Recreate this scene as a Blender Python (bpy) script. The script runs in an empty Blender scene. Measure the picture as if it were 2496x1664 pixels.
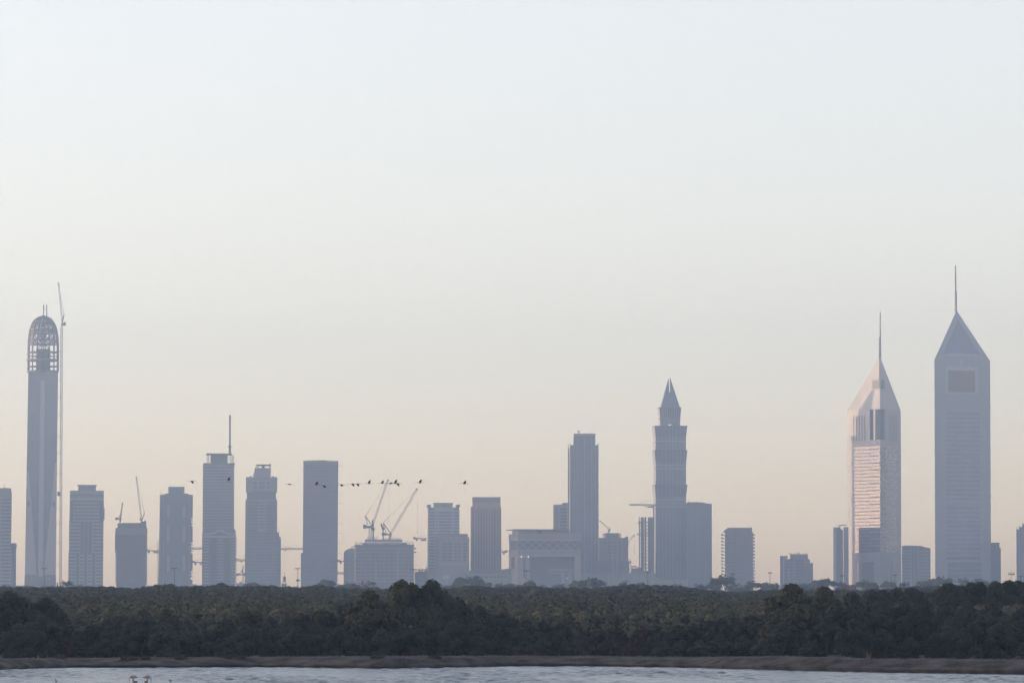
import bpy, math, random
import numpy as np
from mathutils import Vector, noise

# ------------------------------------------------------------------ camera, sky, sun, exposure
scene = bpy.context.scene
COL = scene.collection
F = 12300.0                    # focal length in pixels of the 2496 px wide photograph
HORIZON = 1424.0
CAM_Z = 7.8
PITCH = math.atan((HORIZON - 832.0) / F)
cam = bpy.data.cameras.new('camera')
cam.sensor_width = 36.0
cam.lens = 36.0 * F / 2496.0
cam.clip_start = 1.0
cam.clip_end = 60000.0
cam_ob = bpy.data.objects.new('camera', cam)
COL.objects.link(cam_ob)
cam_ob.location = (0, 0, CAM_Z)
cam_ob.rotation_euler = (math.pi / 2 + PITCH, 0, 0)
scene.camera = cam_ob

SUN_EL = math.radians(3.4)
SUN_H = Vector((-1.0, 0.12)).normalized()      # horizontal direction towards the sun: far left, a little behind the skyline
world = bpy.data.worlds.new('World')
scene.world = world
world.use_nodes = True
wn = world.node_tree
bg = wn.nodes['Background']
sky = wn.nodes.new('ShaderNodeTexSky')
sky.sky_type = 'NISHITA'
sky.sun_disc = False
sky.sun_elevation = SUN_EL
sky.sun_rotation = math.atan2(SUN_H.x, SUN_H.y)
sky.altitude = 0
sky.air_density = 0.6
sky.dust_density = 0.6
sky.ozone_density = 1.0
hs = wn.nodes.new('ShaderNodeHueSaturation')
hs.inputs['Saturation'].default_value = 0.66
tint = wn.nodes.new('ShaderNodeMix')
tint.data_type = 'RGBA'
tint.blend_type = 'MULTIPLY'
tint.inputs[0].default_value = 1.0
tint.inputs[7].default_value = (1.185, 0.98, 0.91, 1)
wn.links.new(sky.outputs[0], hs.inputs['Color'])
wn.links.new(hs.outputs[0], tint.inputs[6])
wn.links.new(tint.outputs[2], bg.inputs[0])
bg.inputs[1].default_value = 0.1
sun = bpy.data.lights.new('sun', 'SUN')
sun.energy = 1.5
sun.angle = math.radians(0.6)
sun.color = (1.0, 0.70, 0.40)
sun_ob = bpy.data.objects.new('sun', sun)
COL.objects.link(sun_ob)
sun_ob.rotation_euler = Vector((SUN_H.x, SUN_H.y, math.tan(SUN_EL))).to_track_quat('Z', 'Y').to_euler()
sun_ob.location = (-3000, 3000, 900)
scene.view_settings.view_transform = 'Standard'
scene.view_settings.look = 'None'
scene.view_settings.gamma = 1.0
scene.view_settings.exposure = 2.5
scene.render.engine = 'CYCLES'
scene.cycles.use_denoising = True
scene.cycles.max_bounces = 6
scene.cycles.volume_bounces = 0
scene.cycles.transparent_max_bounces = 4
HAZE_DENSITY = 1.5e-4
HAZE_COLOR = (0.49, 0.68, 1.0, 1)

rng = random.Random(7)
nrng = np.random.default_rng(7)


# ------------------------------------------------------------------ photograph measurements -> metres
def wx(px, Y, py=1250.0):
    v = (832.0 - py) / F
    return Y * ((px - 1248.0) / F) / (math.cos(PITCH) - v * math.sin(PITCH))


def wz(py, Y):
    return CAM_Z + Y * math.tan(PITCH + math.atan((832.0 - py) / F))


# ------------------------------------------------------------------ materials
def material(name, color, rough=0.7, metallic=0.0, var=0.12, scale=0.08, color2=None, spec=0.4,
             streak=False, bump=0.0, bump_scale=1.0, obj_var=0.0, coords='Object'):
    m = bpy.data.materials.new(name)
    m.use_nodes = True
    nt = m.node_tree
    b = nt.nodes['Principled BSDF']
    b.inputs['Roughness'].default_value = rough
    b.inputs['Metallic'].default_value = metallic
    b.inputs['Specular IOR Level'].default_value = spec
    tc = nt.nodes.new('ShaderNodeTexCoord')
    mp = nt.nodes.new('ShaderNodeMapping')
    nt.links.new(tc.outputs[coords], mp.inputs[0])
    if streak:
        mp.inputs['Scale'].default_value = (1.0, 1.0, 0.12)
    n = nt.nodes.new('ShaderNodeTexNoise')
    n.inputs['Scale'].default_value = scale
    n.inputs['Detail'].default_value = 5
    nt.links.new(mp.outputs[0], n.inputs['Vector'])
    r = nt.nodes.new('ShaderNodeValToRGB')
    c2 = color2 or tuple(min(1, c * (1 + var)) for c in color)
    c1 = color if color2 else tuple(c * (1 - var) for c in color)
    r.color_ramp.elements[0].position = 0.35
    r.color_ramp.elements[0].color = (*c1, 1)
    r.color_ramp.elements[1].position = 0.68
    r.color_ramp.elements[1].color = (*c2, 1)
    nt.links.new(n.outputs['Fac'], r.inputs[0])
    out = r.outputs[0]
    if obj_var:
        oi = nt.nodes.new('ShaderNodeObjectInfo')
        mr = nt.nodes.new('ShaderNodeMapRange')
        mr.inputs[3].default_value = 1 - obj_var
        mr.inputs[4].default_value = 1 + obj_var
        nt.links.new(oi.outputs['Random'], mr.inputs[0])
        h = nt.nodes.new('ShaderNodeHueSaturation')
        nt.links.new(mr.outputs[0], h.inputs['Value'])
        hm = nt.nodes.new('ShaderNodeMapRange')
        hm.inputs[3].default_value = 0.5 - obj_var * 0.09
        hm.inputs[4].default_value = 0.5 + obj_var * 0.06
        mo = nt.nodes.new('ShaderNodeMath')
        mo.operation = 'FRACT'
        mm = nt.nodes.new('ShaderNodeMath')
        mm.operation = 'MULTIPLY'
        mm.inputs[1].default_value = 7.31
        nt.links.new(oi.outputs['Random'], mm.inputs[0])
        nt.links.new(mm.outputs[0], mo.inputs[0])
        nt.links.new(mo.outputs[0], hm.inputs[0])
        nt.links.new(hm.outputs[0], h.inputs['Hue'])
        nt.links.new(out, h.inputs['Color'])
        out = h.outputs[0]
    nt.links.new(out, b.inputs['Base Color'])
    if bump:
        n2 = nt.nodes.new('ShaderNodeTexNoise')
        n2.inputs['Scale'].default_value = bump_scale
        n2.inputs['Detail'].default_value = 6
        nt.links.new(tc.outputs[coords], n2.inputs['Vector'])
        bp = nt.nodes.new('ShaderNodeBump')
        bp.inputs['Strength'].default_value = bump
        nt.links.new(n2.outputs['Fac'], bp.inputs['Height'])
        nt.links.new(bp.outputs[0], b.inputs['Normal'])
    return m


M = {
    'concrete': material('concrete', (0.25, 0.245, 0.24), 0.85, streak=True, var=0.10),
    'concrete_pale': material('concrete_pale', (0.35, 0.345, 0.33), 0.8, streak=True, var=0.08),
    'concrete_dark': material('concrete_dark', (0.18, 0.18, 0.18), 0.9, streak=True, var=0.15),
    'sandstone': material('sandstone', (0.36, 0.32, 0.28), 0.8, streak=True, var=0.08),
    'tan_cladding': material('tan_cladding', (0.50, 0.335, 0.25), 0.6, streak=True, var=0.08),
    'white_cladding': material('white_cladding', (0.45, 0.445, 0.43), 0.5, streak=True, var=0.05),
    'aluminium': material('aluminium', (0.33, 0.33, 0.335), 0.5, metallic=0.0, streak=True, var=0.04),
    'glass_dark': material('glass_dark', (0.09, 0.10, 0.12), 0.25, metallic=0.0, var=0.15, scale=0.15, spec=0.6),
    'glass_blue': material('glass_blue', (0.17, 0.19, 0.235), 0.2, metallic=0.2, var=0.12, scale=0.12, spec=0.6),
    'glass_green': material('glass_green', (0.14, 0.18, 0.19), 0.2, metallic=0.2, var=0.12, scale=0.1, spec=0.6),
    'glass_mirror': material('glass_mirror', (0.06, 0.065, 0.075), 0.03, var=0.1, scale=0.2, spec=1.0),
    'aluminium_sunlit': material('aluminium_sunlit', (0.41, 0.405, 0.40), 0.5, streak=True, var=0.04),  # same cladding as aluminium; extra sun and sky light is put into the colour
    'bronze_panel': material('bronze_panel', (0.22, 0.14, 0.10), 0.5, var=0.06),
    'steel_dark': material('steel_dark', (0.07, 0.068, 0.068), 0.6, var=0.15),
    'steel_grey': material('steel_grey', (0.20, 0.20, 0.20), 0.6, var=0.15),
    'crane_paint': material('crane_paint', (0.15, 0.145, 0.135), 0.6, var=0.15),
    'hoarding_paint': material('hoarding_paint', (0.17, 0.12, 0.10), 0.8, var=0.2, scale=0.5),
    'bark': material('bark', (0.07, 0.055, 0.045), 0.9, var=0.25, scale=3.0),
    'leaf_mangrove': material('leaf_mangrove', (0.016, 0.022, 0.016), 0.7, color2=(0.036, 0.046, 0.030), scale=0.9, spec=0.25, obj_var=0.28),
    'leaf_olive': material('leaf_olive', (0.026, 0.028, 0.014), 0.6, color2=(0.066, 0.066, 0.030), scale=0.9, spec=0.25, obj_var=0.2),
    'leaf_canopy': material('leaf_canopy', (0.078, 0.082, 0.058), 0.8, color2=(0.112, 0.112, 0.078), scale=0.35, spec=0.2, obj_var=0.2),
    'leaf_far': material('leaf_far', (0.030, 0.042, 0.024), 0.7, color2=(0.065, 0.075, 0.045), scale=0.25, spec=0.2, obj_var=0.2),
    'twig_brown': material('twig_brown', (0.045, 0.034, 0.030), 0.9, color2=(0.085, 0.062, 0.054), scale=1.2, spec=0.1, obj_var=0.15),
    'shrub_grey': material('shrub_grey', (0.045, 0.045, 0.035), 0.9, color2=(0.085, 0.08, 0.062), scale=1.5, spec=0.1, obj_var=0.15),
    'dry_grass': material('dry_grass', (0.11, 0.09, 0.065), 0.9, color2=(0.20, 0.165, 0.12), scale=2.0, spec=0.1),
    'earth': material('earth', (0.032, 0.030, 0.029), 0.95, color2=(0.115, 0.108, 0.104), scale=0.55, spec=0.1, bump=0.6, bump_scale=1.6),
    'mud': material('mud', (0.05, 0.045, 0.035), 0.95, color2=(0.11, 0.095, 0.075), scale=0.03, spec=0.1),
    'feather_pale': material('feather_pale', (0.40, 0.31, 0.31), 0.7, color2=(0.50, 0.43, 0.43), scale=6.0, spec=0.1),
    'feather_dark': material('feather_dark', (0.012, 0.010, 0.010), 0.7, color2=(0.05, 0.02, 0.02), scale=3.0, spec=0.1),
    'feather_brown': material('feather_brown', (0.06, 0.045, 0.035), 0.7, color2=(0.12, 0.09, 0.07), scale=8.0, spec=0.1),
    'leg_pink': material('leg_pink', (0.32, 0.16, 0.15), 0.6, var=0.1),
}


def lit_material(name, color, strength):
    m = bpy.data.materials.new(name)
    m.use_nodes = True
    b = m.node_tree.nodes['Principled BSDF']
    b.inputs['Base Color'].default_value = (*color, 1)
    b.inputs['Emission Color'].default_value = (*color, 1)
    b.inputs['Emission Strength'].default_value = strength
    return m


M['lamp_lit'] = lit_material('lamp_lit', (1.0, 0.93, 0.8), 1.2)

# water
wm = bpy.data.materials.new('water')
wm.use_nodes = True
nt = wm.node_tree
b = nt.nodes['Principled BSDF']
b.inputs['Base Color'].default_value = (0.026, 0.075, 0.108, 1)
b.inputs['Roughness'].default_value = 0.22
b.inputs['IOR'].default_value = 1.33
tc = nt.nodes.new('ShaderNodeTexCoord')
n1 = nt.nodes.new('ShaderNodeTexNoise')
n1.inputs['Scale'].default_value = 4.0
n1.inputs['Detail'].default_value = 3
nt.links.new(tc.outputs['Object'], n1.inputs['Vector'])
bp = nt.nodes.new('ShaderNodeBump')
bp.inputs['Strength'].default_value = 0.4
bp.inputs['Distance'].default_value = 0.05
nt.links.new(n1.outputs['Fac'], bp.inputs['Height'])
nt.links.new(bp.outputs[0], b.inputs['Normal'])
M['water'] = wm


# ------------------------------------------------------------------ mesh helpers
def mesh_object(name, verts, faces, mat, parent=None, loc=(0, 0, 0), smooth=False):
    me = bpy.data.meshes.new(name)
    me.from_pydata([tuple(v) for v in verts], [], faces)
    me.materials.append(M[mat])
    if smooth:
        for p in me.polygons:
            p.use_smooth = True
    ob = bpy.data.objects.new(name, me)
    COL.objects.link(ob)
    ob.parent = parent
    ob.location = loc
    return ob


def tag(ob, label, category, group=None):
    ob['label'] = label
    ob['category'] = category
    if group:
        ob['group'] = group
    return ob


def structure(ob, kind='structure'):
    ob['kind'] = kind
    return ob


BOX_CACHE = {}
BOX_FACES = [(0, 1, 3, 2), (4, 6, 7, 5), (0, 4, 5, 1), (2, 3, 7, 6), (0, 2, 6, 4), (1, 5, 7, 3)]


def box_mesh(name, w, d, h, mat):
    key = (round(w, 2), round(d, 2), round(h, 2), mat)
    me = BOX_CACHE.get(key)
    if me is None:
        vs = [(x, y, z) for x in (-w / 2, w / 2) for y in (0, d) for z in (0, h)]
        me = bpy.data.meshes.new(name)
        me.from_pydata(vs, [], BOX_FACES)
        me.materials.append(M[mat])
        BOX_CACHE[key] = me
    return me


def beam(vs, fs, p, q, r):
    p, q = Vector(p), Vector(q)
    d = (q - p)
    if d.length < 1e-6:
        return
    d.normalize()
    a = d.cross(Vector((0, 0, 1)))
    if a.length < 1e-3:
        a = Vector((1, 0, 0))
    a.normalize()
    c = d.cross(a)
    k = len(vs)
    for e in (p, q):
        for s, t in ((-1, -1), (1, -1), (1, 1), (-1, 1)):
            vs.append(e + a * (s * r) + c * (t * r))
    fs += [(k, k + 1, k + 5, k + 4), (k + 1, k + 2, k + 6, k + 5), (k + 2, k + 3, k + 7, k + 6), (k + 3, k, k + 4, k + 7),
           (k + 3, k + 2, k + 1, k), (k + 4, k + 5, k + 6, k + 7)]


def tube(path, radii, n=8, caps=True):
    vs, fs = [], []
    for i, p in enumerate(path):
        p = Vector(p)
        a = Vector(path[max(0, i - 1)])
        c = Vector(path[min(len(path) - 1, i + 1)])
        d = (c - a).normalized()
        u = d.cross(Vector((0, 1, 0.01)))
        if u.length < 1e-3:
            u = Vector((1, 0, 0))
        u.normalize()
        w = d.cross(u)
        r = radii[i]
        ru, rw = (r if isinstance(r, tuple) else (r, r))
        for j in range(n):
            t = 2 * math.pi * j / n
            vs.append(p + u * (ru * math.cos(t)) + w * (rw * math.sin(t)))
    for i in range(len(path) - 1):
        for j in range(n):
            a, c = i * n + j, i * n + (j + 1) % n
            fs.append((a, c, c + n, a + n))
    if caps:
        fs.append(tuple(range(n - 1, -1, -1)))
        fs.append(tuple(range((len(path) - 1) * n, len(path) * n)))
    return vs, fs


class Build:
    """One thing standing at depth Y: an Empty at its base, parts measured in photograph pixels."""

    def __init__(self, name, label, category, cx, Y, rot=None, group=None, z0=0.0):
        self.Y, self.cx = Y, cx
        self.x0 = wx(cx, Y)
        self.turned = rot is None
        if rot is None:            # the street grid fans out: most blocks show their front only
            rot = -math.atan2(self.x0, Y)
        self.root = bpy.data.objects.new(name, None)
        self.root.empty_display_size = 5
        COL.objects.link(self.root)
        self.root.location = (self.x0, Y, z0)
        self.root.rotation_euler = (0, 0, rot)
        self.z0 = z0
        tag(self.root, label, category, group)

    def X(self, px):
        return wx(px, self.Y) - self.x0

    def Z(self, py):
        return (0.0 if py is None else wz(py, self.Y) - self.z0)

    def P(self, px, py, d=0.0):
        return Vector((self.X(px), d, self.Z(py)))

    def box(self, name, mat, px0, px1, py0, py1=None, d0=0.0, d1=30.0, parent=None):
        xa, xb, za, zb = self.X(px0), self.X(px1), self.Z(py1), self.Z(py0)
        me = box_mesh(name, xb - xa, d1 - d0, zb - za, mat)
        ob = bpy.data.objects.new(name, me)
        COL.objects.link(ob)
        ob.parent = parent or self.root
        ob.location = ((xa + xb) / 2, d0, za)
        return ob

    def prism(self, name, mat, pts, d0=0.0, d1=30.0, parent=None):
        n = len(pts)
        vs = [self.P(x, y, d0) for x, y in pts] + [self.P(x, y, d1) for x, y in pts]
        fs = [tuple(range(n)), tuple(range(2 * n - 1, n - 1, -1))] + [(i, (i + n), (i + 1) % n + n, (i + 1) % n) for i in range(n)]
        return mesh_object(name, vs, fs, mat, parent or self.root)

    def frustum(self, name, mat, top, bot, dt, db, parent=None):
        """top/bot: (px0, px1, py); dt/db: (front, back) depths."""
        vs = []
        for (a, c, y), (f, k) in ((bot, db), (top, dt)):
            vs += [self.P(a, y, f), self.P(c, y, f), self.P(c, y, k), self.P(a, y, k)]
        fs = [(0, 3, 2, 1), (4, 5, 6, 7), (0, 1, 5, 4), (1, 2, 6, 5), (2, 3, 7, 6), (3, 0, 4, 7)]
        return mesh_object(name, vs, fs, mat, parent or self.root)

    def bar(self, name, mat, pts, r, parent=None):
        vs, fs = [], []
        for a, c in zip(pts[:-1], pts[1:]):
            beam(vs, fs, a, c, r)
        return mesh_object(name, vs, fs, mat, parent or self.root)

    def lathe(self, name, mat, prof, cpx, d, n=16, parent=None):
        """prof: [(radius in px, py)] from the bottom up."""
        s = self.Y / F
        vs, fs = [], []
        cx = wx(cpx, self.Y + (0 if self.turned else d), prof[-1][1] or 1400) - self.x0
        for r, y in prof:
            for j in range(n):
                t = 2 * math.pi * j / n
                vs.append((cx + r * s * math.cos(t), d + r * s * math.sin(t), self.Z(y)))
        for i in range(len(prof) - 1):
            for j in range(n):
                a, c = i * n + j, i * n + (j + 1) % n
                fs.append((a, c, c + n, a + n))
        fs.append(tuple(range(n - 1, -1, -1)))
        fs.append(tuple(range((len(prof) - 1) * n, len(prof) * n)))
        return mesh_object(name, vs, fs, mat, parent or self.root)

    def bands(self, name, mat, px0, px1, py0, py1, period, thick, d0, d1, parent=None):
        y = py0
        while y + thick <= py1 + 0.01:
            self.box(name, mat, px0, px1, y, y + thick, d0, d1, parent)
            y += period

    def posts(self, name, mat, xs, w, py0, py1, d0, d1, parent=None):
        for x in xs:
            self.box(name, mat, x - w / 2, x + w / 2, py0, py1, d0, d1, parent)

    def windows(self, mat, cells, py0, rows, period, h, d0, d1, parent=None):
        for r in range(rows):
            for a, c in cells:
                self.box('window', mat, a, c, py0 + r * period, py0 + r * period + h, d0, d1, parent)


def lattice(p, q, w, bays, r, side=(0, 1, 0)):
    """A square lattice beam of width w from p to q."""
    p, q = Vector(p), Vector(q)
    d = (q - p).normalized()
    a = Vector(side).normalized()
    c = d.cross(a).normalized()
    vs, fs = [], []
    cor = [(-1, -1), (1, -1), (1, 1), (-1, 1)]

    def pt(i, k):
        s, t = cor[k % 4]
        return p.lerp(q, i / bays) + a * (s * w / 2) + c * (t * w / 2)
    for k in range(4):
        beam(vs, fs, pt(0, k), pt(bays, k), r)
    for i in range(bays):
        for k in range(4):
            if (i + k) % 2:
                beam(vs, fs, pt(i, k), pt(i + 1, k + 1), r * 0.7)
            else:
                beam(vs, fs, pt(i, k + 1), pt(i + 1, k), r * 0.7)
            beam(vs, fs, pt(i, k), pt(i, k + 1), r * 0.7)
    return vs, fs


# ------------------------------------------------------------------ ground, water, bank
FAR = 7500.0
SIDE = 3400.0
g = mesh_object('ground', [(-SIDE, 484, 0.12), (SIDE, 484, 0.12), (SIDE, FAR, 0.12), (-SIDE, FAR, 0.12)], [(0, 1, 2, 3)], 'mud')
structure(g)


def water_mesh():
    xs = np.concatenate([[-SIDE, -900, -300, -120], np.arange(-62, 62.01, 0.33), [120, 300, 900, SIDE]])
    ys = np.concatenate([[-300, 0, 200, 320], np.arange(366, 490.01, 0.36), [500]])
    X, Yg = np.meshgrid(xs, ys)
    Z = np.zeros_like(X)
    q = np.random.default_rng(3)
    for i in range(46):
        lam = 0.95 + 1.3 * (i / 45.0) ** 1.6 + 0.1 * q.random()
        a = math.radians(-48 + q.normal() * 48)
        Z += 0.0062 * lam * np.sin(2 * math.pi * (X * math.cos(a) + Yg * math.sin(a)) / lam + q.random() * 6.28)
    gust = 0.75 + 0.35 * np.sin(X * 0.11 + 0.7 * np.sin(Yg * 0.06)) * np.sin(Yg * 0.085 + 1.3) + 0.2 * np.sin(X * 0.31 + Yg * 0.05)
    win = np.clip((62 - np.abs(X)) / 6, 0, 1) * np.clip((Yg - 366) / 5, 0, 1) * np.clip((492 - Yg) / 4, 0, 1)
    Z *= gust * win
    v = np.stack([X, Yg, Z], axis=-1).reshape(-1, 3)
    m, n = len(ys), len(xs)
    idx = np.arange(m * n).reshape(m, n)
    quads = np.stack([idx[:-1, :-1], idx[:-1, 1:], idx[1:, 1:], idx[1:, :-1]], axis=-1).reshape(-1, 4)
    me = bpy.data.meshes.new('water')
    me.vertices.add(len(v))
    me.vertices.foreach_set('co', v.astype(np.float32).ravel())
    me.loops.add(quads.size)
    me.loops.foreach_set('vertex_index', quads.astype(np.int32).ravel())
    me.polygons.add(len(quads))
    me.polygons.foreach_set('loop_start', np.arange(0, quads.size, 4, dtype=np.int32))
    me.polygons.foreach_set('use_smooth', np.ones(len(quads), dtype=bool))
    me.update(calc_edges=True)
    me.materials.append(M['water'])
    ob = bpy.data.objects.new('water', me)
    COL.objects.link(ob)
    return ob


structure(water_mesh())

EDGE = [(-400, 1637), (0, 1632), (70, 1629), (150, 1625), (400, 1626), (620, 1624.5), (940, 1628.5), (1100, 1626), (1240, 1622.5), (1500, 1623), (1700, 1626),
        (1860, 1631), (2100, 1637), (2496, 1643), (2900, 1646)]
CREST = [(-400, 1605), (0, 1603), (300, 1601.5), (620, 1599.5), (1000, 1597), (1240, 1597), (1500, 1598), (1700, 1600), (1860, 1598), (2000, 1600), (2100, 1603), (2300, 1604), (2496, 1608), (2900, 1611)]


def interp(tab, x):
    return float(np.interp(x, [t[0] for t in tab], [t[1] for t in tab]))


def bank_mesh():
    vs, fs = [], []
    prof = [(-1.2, -0.35), (0.5, -0.1), (0.55, 0.05), (0.0, 0.26), (0.5, 0.42), (1.4, 0.55), (2.2, 0.72), (3.2, 0.88), (4.4, 0.97), (6.0, 1.0), (8.0, 1.0), (11.0, 0.96), (14.0, 0.6), (18.0, 0.1), (52.0, 0.05)]
    n = len(prof)
    xs = np.arange(-95, 95.01, 0.45)
    for x in xs:
        px = 1248 + x / 470.0 * F
        ye = CAM_Z * F / (interp(EDGE, px) - HORIZON)
        k = ye + 8.0
        top = CAM_Z - (interp(CREST, px) - HORIZON) * k / F
        for j, (dy, h) in enumerate(prof):
            nz = noise.noise(Vector((x * 0.22, dy * 0.5, 3.1))) * 0.09 + noise.noise(Vector((x * 0.9, dy * 1.4, 8.3))) * 0.07
            ny = noise.noise(Vector((x * 0.35, j * 0.9, 21.0))) * (0.3 if 1 < j < 9 else 0.1)
            ny += noise.noise(Vector((x * 1.3, j * 1.9, 45.0))) * (0.25 if 1 < j < 8 else 0)
            amp = (0.0 if j < 2 else (0.45 if j < 8 else 0.35))
            y = ye + dy + ny if j < n - 1 else 520.0
            vs.append((x, y, top * h + nz * amp * 1.4))
    m = len(xs)
    for i in range(m - 1):
        for j in range(n - 1):
            a = i * n + j
            fs.append((a, a + n, a + n + 1, a + 1))
    ob = mesh_object('earth_bank', vs, fs, 'earth', smooth=True)
    return ob


bank = bank_mesh()
structure(bank)
bank_pts = [v.co.copy() for v in bank.data.vertices]


def bank_height(x, y):
    best, bz = 1e9, 0.5
    i0 = int((x + 95) / 0.45)
    n = 15
    for i in (max(0, i0), min(i0 + 1, len(bank_pts) // n - 1)):
        for j in range(n):
            p = bank_pts[i * n + j]
            d = abs(p.y - y) + abs(p.x - x)
            if d < best:
                best, bz = d, p.z
    return bz


# dry grass tufts along the bank: uncountable
gv, gf = [], []
for i in range(5200):
    x = rng.uniform(-72, 72)
    if noise.noise(Vector((x * 0.25, 0, 5))) < -0.15 and rng.random() < 0.8:
        continue
    px = 1248 + x / 470.0 * F
    ye = CAM_Z * F / (interp(EDGE, px) - HORIZON)
    y = ye + rng.choice((rng.uniform(0.3, 2.4), rng.uniform(5.5, 12.0)))
    z = bank_height(x, y) - 0.03
    h = rng.uniform(0.06, 0.22)
    a = rng.uniform(0, math.pi)
    w = rng.uniform(0.02, 0.05)
    dx, dy = math.cos(a) * w, math.sin(a) * w
    lx, ly = rng.uniform(-0.08, 0.08), rng.uniform(-0.08, 0.08)
    k = len(gv)
    gv += [(x - dx, y - dy, z), (x + dx, y + dy, z), (x + lx, y + ly, z + h)]
    gf.append((k, k + 1, k + 2))
ob = mesh_object('dry_grass', gv, gf, 'dry_grass')
structure(ob, 'stuff')
ob['label'] = 'sparse dry grass growing along the earth bank'

# ------------------------------------------------------------------ towers, from left to right
YB = 5600.0


def left_edge_towers():
    b = Build('apartment_tower', 'banded grey tower cut off by the left edge of the photo', 'tower', -8, 5560)
    b.prism('wall', 'glass_dark', [(-46, None), (-46, 1189), (26, 1189), (28.5, 1204), (27.6, 1300), (26.6, None)], 0.6, 34)
    b.box('corner_column', 'concrete', -46, 4, 1189.5, None, 0.0, 1.0)
    b.box('parapet', 'concrete', 4.2, 26.4, 1189.5, 1209, 0.0, 0.58)
    b.bands('floor_band', 'concrete_pale', 4.2, 26.4, 1211, 1424, 8.66, 2.8, 0.0, 0.58)
    b.bar('antenna', 'steel_dark', [b.P(11, 1189.4, 10), b.P(11, 1179, 10)], 0.25)
    b.box('plant_room', 'concrete', 7, 14, 1187.6, 1188.9, 6, 14)
    b = Build('apartment_block', 'narrow low block attached right of the banded tower at the left edge', 'building', 34, 5575)
    b.box('wall', 'concrete_dark', 27.5, 39.6, 1334, None, 0, 24)
    b.prism('crown', 'concrete', [(27.5, 1334), (27.5, 1323), (39, 1323), (41.5, 1328), (41.5, 1334)], -0.6, 25)
    b.bands('floor_band', 'concrete', 28, 39.2, 1340, 1424, 8.5, 2.2, -0.25, -0.02)


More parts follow.
